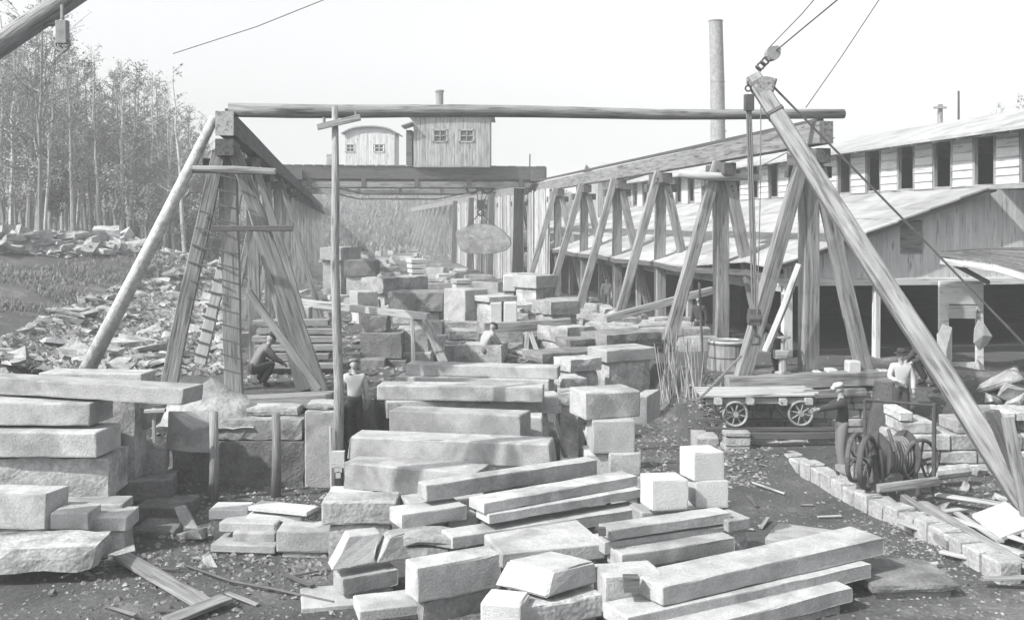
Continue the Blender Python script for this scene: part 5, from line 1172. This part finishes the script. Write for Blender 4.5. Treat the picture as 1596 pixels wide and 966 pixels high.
    part('shirt', ['pel', 'bel', 'che', 'nek', 'shL', 'elL', 'wrL', 'shR', 'elR', 'wrR'], [('pel', 'bel'), ('bel', 'che'), ('che', 'nek'), ('che', 'shL'), ('shL', 'elL'), ('elL', 'wrL'), ('che', 'shR'), ('shR', 'elR'), ('elR', 'wrR')],
         [(.165, .14), (.15, .135), (.175, .145), (.08, .08), .095, .066, .05, .095, .066, .05], top, 'che')
    part('trousers', ['bel', 'pel', 'hiL', 'knL', 'anL', 'hiR', 'knR', 'anR'], [('bel', 'pel'), ('pel', 'hiL'), ('hiL', 'knL'), ('knL', 'anL'), ('pel', 'hiR'), ('hiR', 'knR'), ('knR', 'anR')], [(.152, .137), (.165, .145), .115, .085, .075, .115, .085, .075], legs, 'pel')
    for sd in 'LR': part('boot', ['an'+sd, 'to'+sd], [('an'+sd, 'to'+sd)], [.06, .05], 'clothd', 'an'+sd)
    def local(mb, nm, m_): o = mb.build(nm, m_, base=Vector((0, 0, 0)), smooth=True); o.parent = body; o.location = (0, 0, 0); return o
    mb = MB()
    for sx in (-1, 1): c = hc_+lx*.028*sx+look*.088+lz*.008; mb.tube([c-look*.006, c+look*.004], .010, sides=8)
    local(mb, 'eyes', 'clothd')
    if hat == 'brim':
        c = hc_+lz*.055; mb = MB(); mb.tube([c-lz*.005, c+lz*.008], .155, sides=22); mb.tube([c, c+lz*.07, c+lz*.105, c+lz*.11], [.10, .098, .085, .03], sides=20); local(mb, 'hat', hatm)
    elif hat == 'cap':
        c = hc_+lz*.05; mb = MB(); mb.tube([c, c+lz*.04, c+lz*.075, c+lz*.085], [.098, .112, .09, .02], sides=20); mb.tube([c+look*.07, c+look*.15-lz*.015], [.06, .045], sides=10); local(mb, 'hat', hatm)
    else:
        mb = MB(); c = hc_+lz*.02-look*.012; mb.tube([c-lz*.04, c+lz*.03, c+lz*.08, c+lz*.105], [.084, .098, .078, .02], sides=18); local(mb, 'hair', 'clothd')
    return body
def foot(px_, py_): return hit(px_, py_)
person(P(1312, 716, 19.4), 80, 'man in dark sweater and light trousers reaching out beside the winch wheel', dict(elL=(-.3, .22, 1.34), wrL=(-.36, .48, 1.30), elR=(.28, .2, 1.25), wrR=(.24, .44, 1.18), look=(-.25, 1, -.25), hed=(0, .05, 1.61)), 'clothd', 'clothm', 'cap', 'clothl', 1.0).location.z = gz(6.8, 19.5)+.34
person(P(1404, 650, 21.9), 172, 'man in dark hat and pale shirt standing at the end of the sill wall', dict(elR=(.27, .1, 1.16), wrR=(.12, .26, 1.12), elL=(-.26, .02, 1.14), wrL=(-.24, .12, .90)), 'clothl', 'clothd', 'brim', 'clothd', .98).location.z = gz(8.57, 21.9)
b_ = foot(552, 692); person(b_, 20, 'man in a pale shirt and dark trousers seen from behind at the tall pole', dict(elL=(-.27, .06, 1.15), wrL=(-.24, .2, .98), look=(.1, 1, -.3), anL=(-.13, -.1, .09), toL=(-.14, .05, .035)), 'clothl', 'clothd', 'cap', 'clothm', .98)
bend = dict(pel=(0, -.08, .86), bel=(0, .04, 1.0), che=(0, .25, 1.14), nek=(0, .38, 1.21), nk2=(0, .44, 1.24), hed=(0, .52, 1.28), shL=(-.17, .30, 1.18), shR=(.17, .30, 1.18), elL=(-.2, .42, .92), elR=(.2, .42, .92), wrL=(-.15, .55, .70), wrR=(.15, .55, .70), hiL=(-.09, -.08, .84), hiR=(.09, -.08, .84), knL=(-.12, .08, .46), knR=(.12, -.02, .46), look=(0, .8, -.6))
person(P(1212, 585, 24.0), 70, 'dark-jacketed man bending forward behind the foot of the nearest right bent', bend, 'clothd', 'clothd', 'cap', 'clothl', 1.0).location.z = 1.55
sq = dict(pel=(0, -.15, .38), bel=(0, -.05, .52), che=(0, .10, .74), nek=(0, .18, .86), nk2=(0, .22, .91), hed=(0, .27, .98), shL=(-.17, .12, .83), shR=(.17, .12, .83), elL=(-.2, .3, .6), elR=(.2, .3, .6), wrL=(-.1, .5, .48), wrR=(.1, .5, .48), hiL=(-.1, -.13, .36), hiR=(.1, -.13, .36), knL=(-.2, .26, .52), knR=(.2, .26, .52), anL=(-.17, .02, .09), anR=(.17, .02, .09), toL=(-.19, .2, .035), toR=(.19, .2, .035), look=(0, .85, -.5))
b_ = P(404, 618, 22.6); b_.z = gz(b_.x, b_.y); person(b_, -60, 'man crouching behind the sill of the nearest left bent', sq, 'clothm', 'clothd', 'brim', 'clothd', 1.05)
b_ = foot(757, 566); person(b_, -50, 'man in a pale shirt crouching in the open yard behind the far slabs', sq, 'clothl', 'clothm', 'cap', 'clothd', 1.0)
b_ = foot(1090, 545) or P(1090, 545, 30); b_ = P(1090, 520, 31); b_.z = gz(b_.x, b_.y)-.25; person(b_, 140, 'man half hidden behind the footing wall by the second bent', dict(), 'clothd', 'clothd', None, s=.95)
b_ = P(1452, 640, 22.9); b_.z = gz(b_.x, b_.y)+.05; person(b_, 100, 'man in dark clothes sitting hunched before the dark bay near the boom', sq, 'clothd', 'clothd', 'brim', 'clothd', 1.15)
b_ = P(925, 668, 20.6); b_.z = gz(b_.x, b_.y); person(b_, -70, 'man in pale clothes bending over the slabs behind the pillar stack', bend, 'clothl', 'clothl', 'cap', 'clothl', 1.0)
b_ = foot(945, 487); person(b_, 190, 'pale-shirted man standing under the eave between the third and fourth bents', dict(), 'clothl', 'clothm', None, s=.8)
